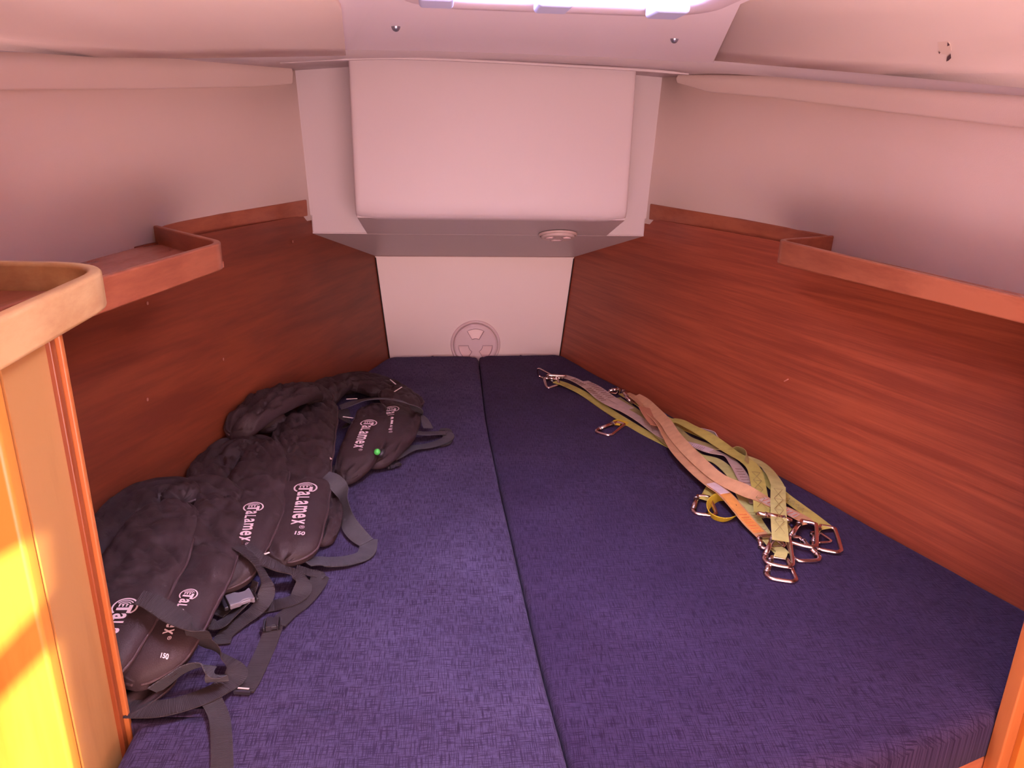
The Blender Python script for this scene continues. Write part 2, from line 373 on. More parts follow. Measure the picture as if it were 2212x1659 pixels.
# side panels: from the forward edge aft, and the hatch panel between them
def side_rows(pts, aft):
    rows = []
    for t in [0, .04, .12, .3, .5, .75, 1.0]:
        row = []
        for p, a in zip(pts, aft):
            q = V(p).lerp(V(a), t); zz = ceilz(q.x)
            if t < .04: pass
            q.z = q.z if t == 0 else zz + (p.z-ceilz(p.x))*(1-min(1, t/.3))*0.8
            row.append(q)
        rows.append(row)
    return rows
L = E3[:6]; aftL = [V((-1.0-.0*i, -.6, 0)) if False else V((-1.05+.75*i/5, -.6, .95)) for i in range(6)]
L = L[:5]+[L[5]+V((-.004, 0, 0))]
Rr = [E3[9]+V((.004, 0, 0))]+E3[10:]; aftR = [V((.33+.72*i/4, -.6, .95)) for i in range(5)]
def panel_edge(side):       # straight seam of hatch panel, then square aft
    return [E3[5], ony(735, 0, 1.425), V((-.29, 1.1, 1.056)), V((-.29, -.6, 1.056))] if side < 0 else [E3[9], onz(1600, 0, 1.056), V((.335, 1.1, 1.056)), V((.335, -.6, 1.056))]
PL, PR = panel_edge(-1), panel_edge(1); PL[1] = onz(735, 0, 1.057)
def patch(name, edge, outer, aft_x, m):
    # rows run along the seam; columns outboard
    rows = []
    ne = len(edge)
    ts = [0, .03, .1, .25, .5, .75, 1]
    seam = []
    seg = [V(edge[0])]; 
    for k in range(ne-1):
        for q in range(1, 5): seg.append(V(edge[k]).lerp(V(edge[k+1]), q/4))
    outer = [V(o_) for o_ in outer]; nO = len(outer)
    for j, sp in enumerate(seg):
        t = j/(len(seg)-1); row = [sp]
        for i in range(1, nO):
            o0 = outer[i]; a_ = V((aft_x*(i/(nO-1)) + sp.x*(1-i/(nO-1)), -.6, 0))
            q = o0.lerp(a_, t); q.z = o0.z*(1-min(1, t*2.5)) + ceilz(q.x)*min(1, t*2.5)
            row.append(q)
        rows.append(row)
    return loft(name, rows, m, ce, -.02)
patch('ceiling_side_panel', PL, list(reversed(E3[:6])), -1.12, M['ceil'])
patch('ceiling_side_panel', PR, E3[9:], 1.12, M['ceil'])
# hatch panel with its opening
HX0, HX1, HY0, HY1 = -0.150, 0.262, 0.80, 1.285
def rrect(x0, y0, x1, y1, r, n=8):
    o_ = []
    for cx, cy, a0 in ((x1-r, y1-r, 0), (x0+r, y1-r, 90), (x0+r, y0+r, 180), (x1-r, y0+r, 270)):
        for k in range(n+1):
            a = math.radians(a0+90*k/n); o_.append((cx+r*math.cos(a), cy+r*math.sin(a)))
    return o_
outer = [PL[3], PL[2], PL[1]] + E3[5:10] + [PR[1], PR[2], PR[3]]
dz = -.006
outer = [V((p.x, p.y, p.z+dz)) for p in outer]
inner = [V((x, y, 1.056+dz)) for x, y in rrect(HX0, HY0, HX1, HY1, .07)]
tri = tessellate_polygon([outer, inner]); vv = outer+inner
hp = mesh('hatch_surround_panel', vv, [tuple(t) for t in tri], M['ceilh'], ce)
bmx = bmesh.new(); bmx.from_mesh(hp.data)
for fc in bmx.faces:
    fc.normal_update()
    if fc.normal.z > 0: fc.normal_flip()
bmx.to_mesh(hp.data); bmx.free()
sm = hp.modifiers.new('s', 'SOLIDIFY'); sm.thickness = .02; sm.offset = -1
# seam grooves either side of the panel
for ed in (PL, PR): tube('panel_seam', [V((p.x, p.y, p.z-.003)) for p in ed], .0022, plain('seam', (0.62, 0.45, 0.44)), ce, sides=6)
for (px, py) in ((855, 57), (1457, 83)):
    c = onz(px, py, 1.049)
    pts = []; fs = []; n = 16
    prof_ = [(.0092, 0), (.0090, -.0015), (.0078, -.0050), (.0056, -.0080), (.0030, -.0094), (.0026, -.0080), (0.0001, -.0080)]
    for r_, z_ in prof_: pts += [c+V((r_*math.cos(a*2*math.pi/n), r_*math.sin(a*2*math.pi/n), z_)) for a in range(n)]
    for j in range(len(prof_)-1):
        for k in range(n): fs.append((j*n+k, j*n+(k+1) % n, (j+1)*n+(k+1) % n, (j+1)*n+k))
    mesh('screw', pts, fs, plain('screw_steel', (0.34, 0.36, 0.48), 0.3, metal=0.8), ce, True)['label'] = 'grey steel screw head'
# coaming, frame, pane and hinges of the hatch
wn = struct('window_1', (0.06, 1.2, 1.06), label='bright deck hatch in the ceiling')
rr = rrect(HX0, HY0, HX1, HY1, .07)
v = [V((x, y, 1.045)) for x, y in rr]+[V((x, y, 1.29)) for x, y in rr]; n = len(rr)
mesh('coaming', v, [(i, (i+1) % n, (i+1) % n+n, i+n) for i in range(n)], plain('coaming_white', (0.78, 0.74, 0.82), 0.4), wn, True)
def ring(name, a, b, prof_, m, parent):
    """prof_: list of (t, z), t=0 inner outline a, t=1 outer outline b"""
    n = len(a); v = []; f = []
    for t, z in prof_: v += [V((a[i][0]*(1-t)+b[i][0]*t, a[i][1]*(1-t)+b[i][1]*t, z)) for i in range(n)]
    k = len(prof_)
    for j in range(k-1):
        for i in range(n): f.append((j*n+i, j*n+(i+1) % n, (j+1)*n+(i+1) % n, (j+1)*n+i))
    return fixn(mesh(name, v, f, m, parent, True))
ring('frame', rrect(HX0+.004, HY0+.004, HX1-.004, HY1-.004, .068), rrect(HX0-.050, HY0-.050, HX1+.050, HY1+.075, .11),
     [(0, 1.09), (0, 1.046), (.08, 1.041), (.4, 1.039), (.85, 1.041), (1, 1.05)], plain('frame_white', (0.80, 0.70, 0.84), 0.35), wn)
rp = rrect(HX0+.002, HY0+.002, HX1-.002, HY1-.002, .068)
v, f = prism([(x, y, 1.155) for x, y in rp], (0, 0, .008)); fixn(mesh('pane', v, f, M['acrylic'], wn))
for x0, x1, yb in ((905, 980, 8), (1152, 1227, 20), (1393, 1468, 32)):
    a = onz(x0, yb, 1.034); b = onz(x1, yb, 1.034)
    o = box('hinge', (a.x, a.y-.07, 1.028), (b.x, max(a.y, b.y)+.002, 1.050), M['tab'], wn, .006); o['label'] = 'blue-grey plastic hinge tab'
# chipped spot on the right ceiling panel (a small raised filler disc and bare flecks)
def ceilpt(px, py):
    p = None
    for z in [1.1-.0005*k for k in range(400)]:
        q = onz(px, py, z) if z > .86 else None
        if q is None: break
        if z <= ceilz(q.x)-.004: p = q; break
    return p
cpr = bpy.context.evaluated_depsgraph_get()
def hit(px, py, obs):
    dg = bpy.context.evaluated_depsgraph_get(); d = ray(px, py).normalized(); best = None
    for o in obs:
        oe = o.evaluated_get(dg); mi = o.matrix_world.inverted() if False else Matrix.Translation(-(o.parent.location if o.parent else V((0, 0, 0)))+(o.parent.location if o.parent else V((0, 0, 0))))
        ok, co, no, ix = oe.ray_cast(EYE, d)
        if ok and (best is None or (co-EYE).length < (best[0]-EYE).length): best = (co, no)
    return best
sp = [o for o in C.objects if o.name.startswith('ceiling_side_panel')]
h0 = hit(2040, 105, sp)
if h0:
    no = h0[1]; no = no if no.dot(EYE-h0[0]) > 0 else -no
    for poly, mm in (([(2047, 122), (2052, 118), (2054, 115), (2055, 124), (2050, 129), (2045, 131)], 'chip'), ([(2048, 90), (2052, 96), (2047, 98)], 'chip'), ([(2028, 111), (2032, 112), (2030, 115)], 'chip'),
                     ([(2026, 90), (2036, 84), (2047, 86), (2053, 95), (2055, 108), (2048, 118), (2036, 116), (2028, 107)], 'filler')):
        pts = []
        for q in poly:
            d = ray(*q); t = (h0[0]-EYE).dot(no)/d.dot(no); pts.append(EYE+d*t + no*(.0008 if mm == 'filler' else .0016))
        mesh('paint_chip' if mm == 'chip' else 'filler_patch', *prism(pts, -no*.0008), M[mm], ce)
# cornice between ceiling edge and the walls / casing
Rw = [(-190, 108, 1.22), (0, 112, 1.47), (200, 117, 1.72), (400, 128, 1.98), (560, 135, 2.18), (745, 128, 2.24), (900, 126, 2.25), (1100, 131, 2.25), (1320, 141, 2.25), (1540, 158, 2.22), (1680, 166, 2.02), (1900, 186, 1.72), (2212, 207, 1.41), (2420, 224, 1.2)]
R3 = [onliner(e[0], e[1], .05) if i < 4 or i > 9 else ony(*e) for i, e in enumerate(Rw)]
co_ = struct('trim_2', (0, 2.3, 1.04), label='cream moulded cornice under the ceiling edge')
R2 = [V((p.x, p.y+.30, p.z+.001)) if 4 <= i <= 9 else V((p.x*1.06, p.y+.05, p.z+.004)) for i, p in enumerate(R3)]
loft('cornice_band', [[p+V((0, .01, .006)) for p in E3], [V((p.x, p.y, p.z)) for p in R3], R2], M['liner'], co_, .004)
# deck edge beams along both hull sides
def beam(side):
    T = [(-190, 106), (0, 110), (200, 114), (400, 124), (560, 133), (628, 138)] if side < 0 else [(1465, 162), (1560, 163), (1680, 165), (1900, 184), (2212, 206), (2420, 222)]
    B = [(-190, 190), (0, 190), (200, 189), (400, 187), (560, 184), (632, 178)] if side < 0 else [(1462, 176), (1530, 196), (1680, 209), (1900, 236), (2212, 272), (2420, 296)]
    t3 = [onliner(*p, off=.045) for p in T]; b3 = [onliner(*p, off=.026) for p in B]
    m3 = [a.lerp(b, .5)+V((-side*.004, 0, 0)) for a, b in zip(t3, b3)]
    bb = [V((side*(linerx(p.y, p.z)+.004), p.y, p.z-.002)) for p in b3]
    tt = [V((side*(linerx(p.y, 1.04)+.01), p.y+.0, p.z+.01)) for p in t3]
    bl = [p+V((side*.003, 0, -.004)) for p in b3]
    o = loft('deck_edge_beam', [tt, t3, m3, b3, bl, bb], M['liner_wall'], co_)
    en = [tt, t3, m3, b3, bl, bb]; ix = 5 if side < 0 else 0
    mesh('beam_end', [r_[ix] for r_ in en], [tuple(range(6))], M['liner_wall'], co_)
beam(-1); beam(1)
# small ridge lip running across above the casing
rid = cat([tuple(ony(x, y, Y)) for x, y, Y in ((605, 135, 2.22), (660, 131, 2.235), (760, 127, 2.24), (880, 126, 2.245), (1040, 132, 2.245), (1240, 143, 2.245), (1400, 152, 2.24), (1488, 160, 2.22))], 6)
tube('ridge_lip', rid, [.0045 if 2 < i < len(rid)-3 else .0025 for i in range(len(rid))], M['liner'], co_)

# ------------------------------------------------------------------ shelves with fiddles
ZS = 0.628; FH = 0.052
def jogshelf(side):
    g = 'left' if side < 0 else 'right'
    jw = (onz(335, 500, ZS), onz(480, 524, ZS), onz(190, 608, ZS)) if side < 0 else (onz(1798, 518, ZS), onz(1684, 519, ZS), onz(2212, 645, ZS))
    jog, cor, aftp = jw
    d = (aftp-cor).normalized(); far = cor + d*((0.86-cor.y)/d.y)
    t = thing('shelf', 'long cherry wood shelf with raised lip above the ' + ('life jackets' if side < 0 else 'yellow safety tethers'), 'shelf', (cor.x, cor.y, ZT))
    zb_ = ZS-FH
    # forward run against the wall
    jog = onliner(335, 501, .006) if side < 0 else onliner(1798, 518, .006)
    yy = [YW-.012-(YW-.012-jog.y)*k/6 for k in range(7)]
    pp = [V((side*(linerx(y, ZT)-.005), y, .586+(.002 if y > 2.2 else 0))) for y in yy]; p1 = pp[-1]
    rail('wall_fiddle', pp, .014, [.640-p.z-.012*k/6 for k, p in enumerate(pp)], M['fiddle'], t, .004)
    # board
    bd = [V((side*(linerx(y, ZT)+.004), y, .578)) for y in (jog.y, 1.65, 1.4, 1.2, far.y)]
    if side > 0:
        for k, q in enumerate(bd): q.z += .018*k/4
    bd = [V((cor.x, cor.y-.004, .578))] + bd + [V((far.x, far.y, .578 if side < 0 else .597))]
    o = fixn(mesh('shelf_board', *prism(bd, (0, 0, .012)), wood('shelf_board_'+g, (0.34, 0.11, 0.075), (0.50, 0.20, 0.14), scale=(12, 3, 12), rough=.22), t))
    # inboard rail: out from the wall, round the corner and aft
    st = V((p1.x, p1.y, zb_)); c0 = V((cor.x, cor.y, zb_)); e0 = V((far.x, far.y, zb_))
    path = [st] + roundcorner(st, c0, e0, .045 if side < 0 else .028) + [c0.lerp(e0, .5), e0]
    hh = [FH+.002]*len(path)
    if side > 0:
        for k in range(2, len(path)):
            q = (path[k]-c0).length/(e0-c0).length if k > 8 else 0
            path[k] = path[k]+V((0, 0, .020*q)); hh[k] = FH+.002-.020*q
    rail('fiddle', path, .014, hh, M['fiddle'], t, .0035)
jogshelf(-1); jogshelf(1)

# ------------------------------------------------------------------ berth base, bulkheads aft, floor
flo = struct('floor', o=fixn(mesh('floor', *prism([(-1.3, -.6, -.75), (1.3, -.6, -.75), (1.3, 3.0, -.75), (-1.3, 3.0, -.75)], (0, 0, -.03)), M['aft'])))
bb_ = thing('bed_platform', 'reddish wooden berth platform under the navy cushions', 'bed base', (0, 1.8, -.75))
v, f = prism([(-.62, .78, -.085), (0, .735, -.085), (.35, .755, -.085), (.60, .83, -.085), (.95, .93, -.085), (1.02, 1.05, -.085), (.36, 2.885, -.085), (-.36, 2.885, -.085), (-1.02, 1.05, -.085)], (0, 0, -.03))
bevel(fixn(mesh('platform', v, f, M['berth'], bb_)), .006)
v, f = prism([(-.60, .82, -.115), (0, .775, -.115), (.35, .795, -.115), (.60, .865, -.115), (.95, .97, -.115), (.95, 1.0, -.115), (0, .82, -.115), (-.6, .86, -.115)], (0, 0, -.635))
fixn(mesh('front_board', v, f, M['berth'], bb_))
# near left: bulkhead end (sunlit), cabinet side, trim
lb = struct('wall_back_left', o=fixn(mesh('wall_back_left', *prism([(-1.3, .80, -.75), (-.617, .80, -.75), (-.617, .80, 1.0), (-1.3, .80, 1.0)], (0, .025, 0)), M['postwood'])), label='orange varnished bulkhead edge with sun patches')
bevel(lb, .006)
cb = thing('cabinet', 'pale varnished cabinet side with a rounded shelf lip, nearest at left', 'cabinet', (-.7, .95, -.75))
o = box('side_panel', (-.66, .828, -.74), (-.618, .925, .606), M['cabwood'], cb)
o = box('edge_trim', (-.63, .925, -.74), (-.6115, .937, .604), M['trimdark'], cb, .002); o['label'] = 'dark red edge strip'
o = box('edge_bead', (-.62, .9375, -.74), (-.6055, .946, .604), M['trimlight'], cb, .002); o['label'] = 'orange edge bead'
a, b, c_, d_ = onz(-60, 722, .662), onz(196, 597, .662), onz(150, 566, .662), onz(-120, 560, .662)
a = V((-.578, .74, .61)); b = V((-.580, 1.09, .61)); c_ = V((-.95, 1.15, .61))
cab_y = onz(198, 600, .662)
rail('fiddle', [V((-.584, .70, .612))] + roundcorner(V((-.584, .70, .612)), V((-.600, 1.112, .612)), V((-.95, 1.135, .612)), .105, 12) + [V((-.95, 1.135, .612))], .019, .052, M['lightwood'], cb, .006)
o = fixn(mesh('shelf_board', *prism([(-.60, .829, .612), (-.607, 1.00, .612), (-.68, 1.105, .612), (-.95, 1.12, .612), (-.95, .829, .612)], (0, 0, .012)), M['fiddle'], cb))
# near right bulkhead end and its trim
rb = struct('wall_back_right', o=box('wall_back_right', (.752, .835, -.75), (1.3, .86, 1.0), M['postwood'])); rb['label'] = 'orange varnished bulkhead at the right of the berth opening'
o = box('edge_trim', (.727, .838, -.75), (.746, .866, 1.0), M['trimlight'], rb, .003)
o = box('groove', (.744, .845, -.75), (.756, .862, 1.0), M['trimdark'], rb)
# saloon behind the camera: walls, with two added openings cut to shape the sun patches
def w_slot(px, py):
    p = ony(px, py, .80); t = (p.y+.6)/SUN_D.y; q = p - SUN_D*t; return V((q.x, -.6, q.z))
sA = [w_slot(x, y) for x, y in ((-120, 1272), (84, 1160), (102, 1290), (-120, 1530))]
sB = [w_slot(x, y) for x, y in ((-120, 1640), (118, 1396), (184, 1760), (-120, 1990))]
so_o = [V(p) for p in ((-1.5, -.62, 1.2), (1.5, -.62, 1.2), (1.5, 3.1, 1.2), (-1.5, 3.1, 1.2))]
so_i = [V((x, y, 1.2)) for x, y in rrect(HX0-.003, HY0-.003, HX1+.003, HY1+.003, .07)]
struct('leak_block_deck', o=mesh('leak_block_deck', so_o+so_i, [tuple(t) for t in tessellate_polygon([so_o, so_i])], M['liner']))  # unseen slab, added to stop light leaking in above the ceiling
outer = [V((-1.3, -.6, -.75)), V((1.3, -.6, -.75)), V((1.3, -.6, 1.2)), V((-1.3, -.6, 1.2))]
tri = tessellate_polygon([outer, sA, sB]); vv = outer+sA+sB
wb = mesh('wall_back', vv, [tuple(t) for t in tri], M['aft']); struct('wall_back', o=wb)
for s in (-1, 1):
    o = box('leak_block_left' if s < 0 else 'leak_block_right', (s*1.3-.01, -.6, -.75), (s*1.3+.01, 3.0, 1.2), M['aft']); struct(o.name, o=o)  # unseen outer sides, added to keep stray sun out of the cabin

# ================================================================== CUSHIONS
def seamx(y):
    return 0.006 + 0.038*max(0, (1.7-y)/0.9)**1.3 + 0.004*math.sin(y*5)
def fronty(x): 
    pts = [(-.9, .80), (-.5, .775), (0, .75), (.3, .765), (.5, .80), (.66, .838), (.9, .91), (1.1, .98)]
    for (a, ya), (b, yb) in zip(pts, pts[1:]):
        if x <= b: return ya+(yb-ya)*(x-a)/(b-a)
    return pts[-1][1]
def cushion(side, name, label, m, top):
    NU, NV = 60, 110
    us = [0, .004, .010, .02, .035]+[.05+.9*i/(NU-10) for i in range(NU-9)]+[.965, .98, .99, .996, 1]
    vs = [0, .003, .008, .015, .024]+[.035+.93*i/(NV-10) for i in range(NV-9)]+[.976, .985, .992, .997, 1]
    nu, nv = len(us), len(vs); v = []; f = []
    for a in vs:
        for u in us:
            yend = 2.888 - 0.0
            y = .76 + (yend-.76)*a
            xw = side*(wallx(y, 0)-.003); xs2 = seamx(y)+side*.0015
            x = xw*(1-u)+xs2*u
            yf = fronty(x); y2 = yf + (yend-yf)*a
            xw = side*(wallx(y2, 0)-.003); xs2 = seamx(y2)+side*.0015
            if side < 0: xw = max(xw, -.601 - 2.2*max(0, (y2-.952)/.010)*.12) if y2 < .99 else xw
            x = xw*(1-u)+xs2*u
            W = abs(xs2-xw); du = min(u, 1-u)*W; dv = min(a, 1-a)*(yend-yf)
            # rounded plan corners at the head
            rc = .045
            if a > .5 and du < rc and (1-a)*(yend-yf) < rc:
                ddx, ddy = rc-du, rc-(1-a)*(yend-yf); L_ = math.hypot(ddx, ddy)
                dd = max(0, rc-L_); 
                if L_ > rc:
                    k = rc/L_; sx = 1 if (u < .5) == (side < 0) else -1
                    x += sx*(ddx-ddx*k) ; y2 -= (ddy-ddy*k); 
                d = dd
            else: d = min(du, dv)
            R = .022 if u < .5 else .010
            if u > .5 and dv < du: R = .022
            d_ = min(d, R)
            z = top - R*(1-math.sqrt(max(0, 1-((R-d_)/R)**2)))
            z -= .004*math.exp(-du/.03) if u > .5 else 0
            z += .0030*noise.noise(V((x*4, y2*4, side))) + .0012*noise.noise(V((x*16, y2*9, 3)))
            z += .004*math.exp(-((y2-1.0)/.25)**2)*noise.noise(V((x*9, y2*5, 7)))
            v.append((x, y2, z))
    for j in range(nv-1):
        for i in range(nu-1): f.append((j*nu+i, j*nu+i+1, (j+1)*nu+i+1, (j+1)*nu+i))
    loop = [i for i in range(nu)]+[j*nu+nu-1 for j in range(1, nv)]+[(nv-1)*nu+i for i in range(nu-2, -1, -1)]+[j*nu for j in range(nv-2, 0, -1)]
    n0 = len(v)
    for k in loop: v.append((v[k][0], v[k][1], -.083))
    L_ = len(loop)
    for q in range(L_): f.append((loop[q], loop[(q+1) % L_], n0+(q+1) % L_, n0+q))
    f.append(tuple(n0+q for q in range(L_)))
    o = fixn(mesh(name, v, f, m, None, True)); tag(o, label, 'cushion')
    return o
cl = cushion(-1, 'berth_cushion', 'navy woven berth cushion on the left, under the life jackets', M['cushl'], 0.0)
cr_ = cushion(1, 'berth_cushion', 'navy woven berth cushion on the right, under the yellow tethers', M['cushr'], 0.003)
for k, (px, py) in enumerate(((888, 1309), (1200, 1280), (1237, 1574), (1450, 1537), (1605, 1166))):
    pass

# inspection plates
def plate(name, label, loc, r, rotm, m, rot0=90):
    t = thing(name, label, 'inspection hatch', loc)
    def put(nm, prof_, n=48, sect=None):
        v = []; f = []
        for r_, z_ in prof_: v += [rotm @ V((r_*math.cos(2*math.pi*k/n), r_*math.sin(2*math.pi*k/n), z_)) + V(loc) for k in range(n)]
        for j in range(len(prof_)-1):
            for k in range(n): f.append((j*n+k, j*n+(k+1) % n, (j+1)*n+(k+1) % n, (j+1)*n+k))
        return v, f
    v, f = put('', [(r*.905, .0), (r*.905, .006), (r*.93, .0075), (r*.97, .006), (r, 0)]); fixn(mesh('rim', v, f, m, t, True))
    # lid: disc with three recessed finger pockets
    n = 60; v = []; f = []; rad = [.0, .26, .30, .66, .70, .86, .885]
    def pocket(a, q):
        if not (.28 < q < .68): return 0
        for c in (90, 210, 330):
            dlt = abs((math.degrees(a)-c-rot0+90+180) % 360-180)
            if dlt < 28: return 1
        return 0
    n = 72; rad = [.04, .24, .279, .281, .45, .679, .681, .80, .86, .885]
    for q in rad:
        for k in range(n):
            a = 2*math.pi*k/n; z = .0150 if q < .83 else (.012 if q < .87 else .003)
            v.append(rotm @ V((q*r*math.cos(a), q*r*math.sin(a), z)) + V(loc))
    for j in range(len(rad)-1):
        for k in range(n):
            a = 2*math.pi*(k+.5)/n; qm = (rad[j]+rad[j+1])/2
            if pocket(a, qm): continue
            f.append((j*n+k, j*n+(k+1) % n, (j+1)*n+(k+1) % n, (j+1)*n+k))
    f.append(tuple(range(n)))
    mesh('lid', v, f, m, t)
    for c in (90, 210, 330):
        c += rot0-90; A = [math.radians(c-30+60*i/8) for i in range(9)]; v = []; f = []
        prof_ = [(.281, .0150), (.285, .010), (.679, .001), (.679, .0150)]
        for q, z in prof_: v += [rotm @ V((q*r*math.cos(a), q*r*math.sin(a), z)) + V(loc) for a in A]
        for j in range(3):
            for k in range(8): f.append((j*9+k, j*9+k+1, (j+1)*9+k+1, (j+1)*9+k))
        f += [(0, 9, 18, 27), (8, 17, 26, 35)]
        mesh('finger_pocket', v, f, M['pocket'], t)
        rim_ = [(.281, a) for a in A]+[(.679, a) for a in reversed(A)]
        tube('pocket_shade', [rotm @ V((q*r*math.cos(a), q*r*math.sin(a), .0150)) + V(loc) for q, a in rim_], r*.010, M['pedge'], t, True, 6, rotm @ V((0, 0, 1)))  # darker outline put in as shade along the pocket rim
RX = Matrix(((1, 0, 0), (0, 0, -1), (0, 1, 0)))       # disc facing -y
plate('inspection_plate', 'round white inspection plate low on the bulkhead behind the cushions', (0.0, YB-.0005, .040), .101, RX, M['plate'])
d = ray(1205, 505); tt_ = (under(0)-EYE.z)/(d.z+.33*d.y); pc = EYE+d*tt_
sl_ = math.atan(.33); Rs = Matrix(((1, 0, 0), (0, -math.cos(sl_), -math.sin(sl_)), (0, math.sin(sl_), -math.cos(sl_))))
plate('inspection_plate', 'smaller round beige inspection plate on the sloping face under the locker casing', pc+V((0, -.0004, -.001)), .064, Rs, M['plated'], 30)

# ================================================================== LIFE JACKETS
def frames(P):
    out = []
    for i in range(len(P)):
        t = (P[min(i+1, len(P)-1)]-P[max(i-1, 0)]); t = V((t.x, t.y, 0)).normalized(); out.append((t, V((t.y, -t.x, 0))))
    return out
def lobe(name, spine, m, parent, h=.024, seed=0, caps=(True, True), roll=0.0, pipe=(1,), wr=1.0, calm=None):
    """padded fabric limb. spine: (px, py, z, halfwidth m)"""
    sp_ = []
    for px, py, z, hw in spine:                 # limbs that meet the hull side ride up against it
        q = onz(px, py, z)
        while q.x < 0 and -q.x > wallx(q.y, q.z)-hw*.95-.012 and z < .4: z += .004; q = onz(px, py, z)
        sp_.append((*q, hw))
    pts = cat(sp_, 18)
    if calm: ca, cb = onz(calm[0], calm[1], calm[4]), onz(calm[2], calm[3], calm[4])
    # end caps
    P = [V(p[:3]) for p in pts]; W = [p[3] for p in pts]; n = len(P); fr = frames(P)
    s = [0]
    for i in range(1, n): s.append(s[-1]+(P[i]-P[i-1]).length)
    K = 40; v = []; f = []; prof_r = []; prof_l = []
    for i in range(n):
        t, sd = fr[i]; e = 1
        if caps[0]: e = min(e, math.sqrt(max(.02, 1-max(0, 1-s[i]/(W[i]*.8))**2)))
        if caps[1]: e = min(e, math.sqrt(max(.02, 1-max(0, 1-(s[-1]-s[i])/(W[i]*.8))**2)))
        w = W[i]*e*(1+.05*noise.noise(V((s[i]*14, seed, 0)))); hh = h*(.35+.65*e)*(1+.12*noise.noise(V((s[i]*10, seed, 5))))
        for k in range(K):
            a = 2*math.pi*k/K; x = math.cos(a); zt = abs(math.sin(a))**.52*(1 if math.sin(a) >= 0 else -1)
            z = zt*hh*(1.0 if zt > 0 else .75)
            p = P[i] + sd*(x*w) + V((0, 0, z + x*w*math.tan(roll)))
            if zt > 0:
                q = V((s[i]*20, x*w*22, seed*3.7)); q2 = p*26
                def rg(u_): return 1-min(1, abs(noise.noise(u_))*3.6)
                wrk = (-.011*rg(V((s[i]*13+x*1.6+seed, x*1.1+seed*2, seed)))**2 - .0095*rg(V((s[i]*9-x*2.4, x*2.1+seed, seed*5)))**2 + noise.noise(q2+V((seed, 0, 0)))*.0045 + noise.noise(p*11+V((0, seed, 0)))*.006)*wr
                if calm:
                    w_s = max(0, min(1, (p-ca).dot(cb-ca)/(cb-ca).length_squared)); dq = p-(ca+(cb-ca)*w_s); dq.z = 0
                    wrk *= min(1, max(.08, (dq.length-.028)/.035))
                p.z += wrk*zt
            v.append(p)
        prof_r.append(P[i]+sd*(w*1.0)+V((0, 0, w*math.tan(roll)+.002))); prof_l.append(P[i]-sd*(w*1.0)+V((0, 0, -w*math.tan(roll)+.002)))
    for i in range(n-1):
        for k in range(K): f.append((i*K+k, i*K+(k+1) % K, (i+1)*K+(k+1) % K, (i+1)*K+k))
    f += [tuple(range(K-1, -1, -1)), tuple((n-1)*K+k for k in range(K))]
    o = fixn(mesh(name, v, f, m, parent, True))
    for q in pipe:
        tube('piping', prof_r if q > 0 else prof_l, .0028, M['piping'], parent, sides=6)
    return o
def bvh_of(obs):
    V_, F_ = [], []
    for o in obs:
        n0 = len(V_); V_ += [v.co.copy() for v in o.data.vertices]; F_ += [tuple(n0+k for k in p.vertices) for p in o.data.polygons]
    return BVHTree.FromPolygons(V_, F_)
# a printed emblem: ring, signal arcs, big T, then the lettering running away from it
def text_geo(s, size, bold=.012):
    cu = bpy.data.curves.new('t', 'FONT'); cu.body = s; cu.size = size; cu.offset = bold*size; cu.resolution_u = 3
    to = bpy.data.objects.new('t', cu); C.objects.link(to)
    me = to.to_mesh(); vs = [v.co.copy() for v in me.vertices]; fs = [tuple(p.vertices) for p in me.polygons]
    to.to_mesh_clear(); bpy.data.objects.remove(to); bpy.data.curves.remove(cu); return vs, fs
def arc_geo(cx, cy, r, a0, a1, th, n=20):
    v = []; f = []
    for i in range(n+1):
        a = math.radians(a0+(a1-a0)*i/n); v += [V((cx+(r-th)*math.cos(a), cy+(r-th)*math.sin(a), 0)), V((cx+r*math.cos(a), cy+r*math.sin(a), 0))]
    for i in range(n): f.append((2*i, 2*i+1, 2*i+3, 2*i+2))
    return v, f
def logo_parts():
    """unit: T cap height 1; reads along +x"""
    V_, F_ = [], []
    def add(g):
        n0 = len(V_); V_.extend(g[0]); F_.extend(tuple(n0+k for k in q) for q in g[1])
    add(arc_geo(.38, .45, .86, 42, 318, .12, 34))
    for r_ in (.62, .46, .30): add(arc_geo(.34, .42, r_, 125, 240, .08, 10))
    def rct(x0, y0, x1, y1): add(([V((x0, y0, 0)), V((x1, y0, 0)), V((x1, y1, 0)), V((x0, y1, 0))], [(0, 1, 2, 3)]))
    rct(.22, .74, 1.0, .98)
    rct(.48, -.03, .72, .74)
    for k in range(3): rct(.10, .02+.24*k, .40, .12+.24*k)
    x = 1.04
    for ch, wd in zip('aLamex', (.72, .62, .72, 1.04, .72, .74)):
        vs, fs = text_geo(ch, 1.35, .022)
        mx = min(q.x for q in vs); Mx = max(q.x for q in vs); k = (wd-.13)/(Mx-mx)
        hmax = max(q.y for q in vs); hk = .86/hmax
        vs = [V((x+(q.x-mx)*k, q.y*hk, 0)) for q in vs]; add((vs, fs)); x += wd
    vs, fs = text_geo('®', .5, 0); add(([q+V((x+.02, .55, 0)) for q in vs], fs))
    return V_, F_, x
LG = logo_parts()
def project_print(name, vs, fs, origin, ax, ay, size, bvh, parent, m=None):
    out = []
    for q in vs:
        p = origin + ax*(q.x*size) + ay*(q.y*size)
        h_ = bvh.ray_cast(V((p.x, p.y, .5)), V((0, 0, -1)))
        z = h_[0].z if h_[0] else origin.z
        out.append(V((p.x, p.y, z+.0014)))
    return mesh(name, out, fs, m or M['logo'], parent)
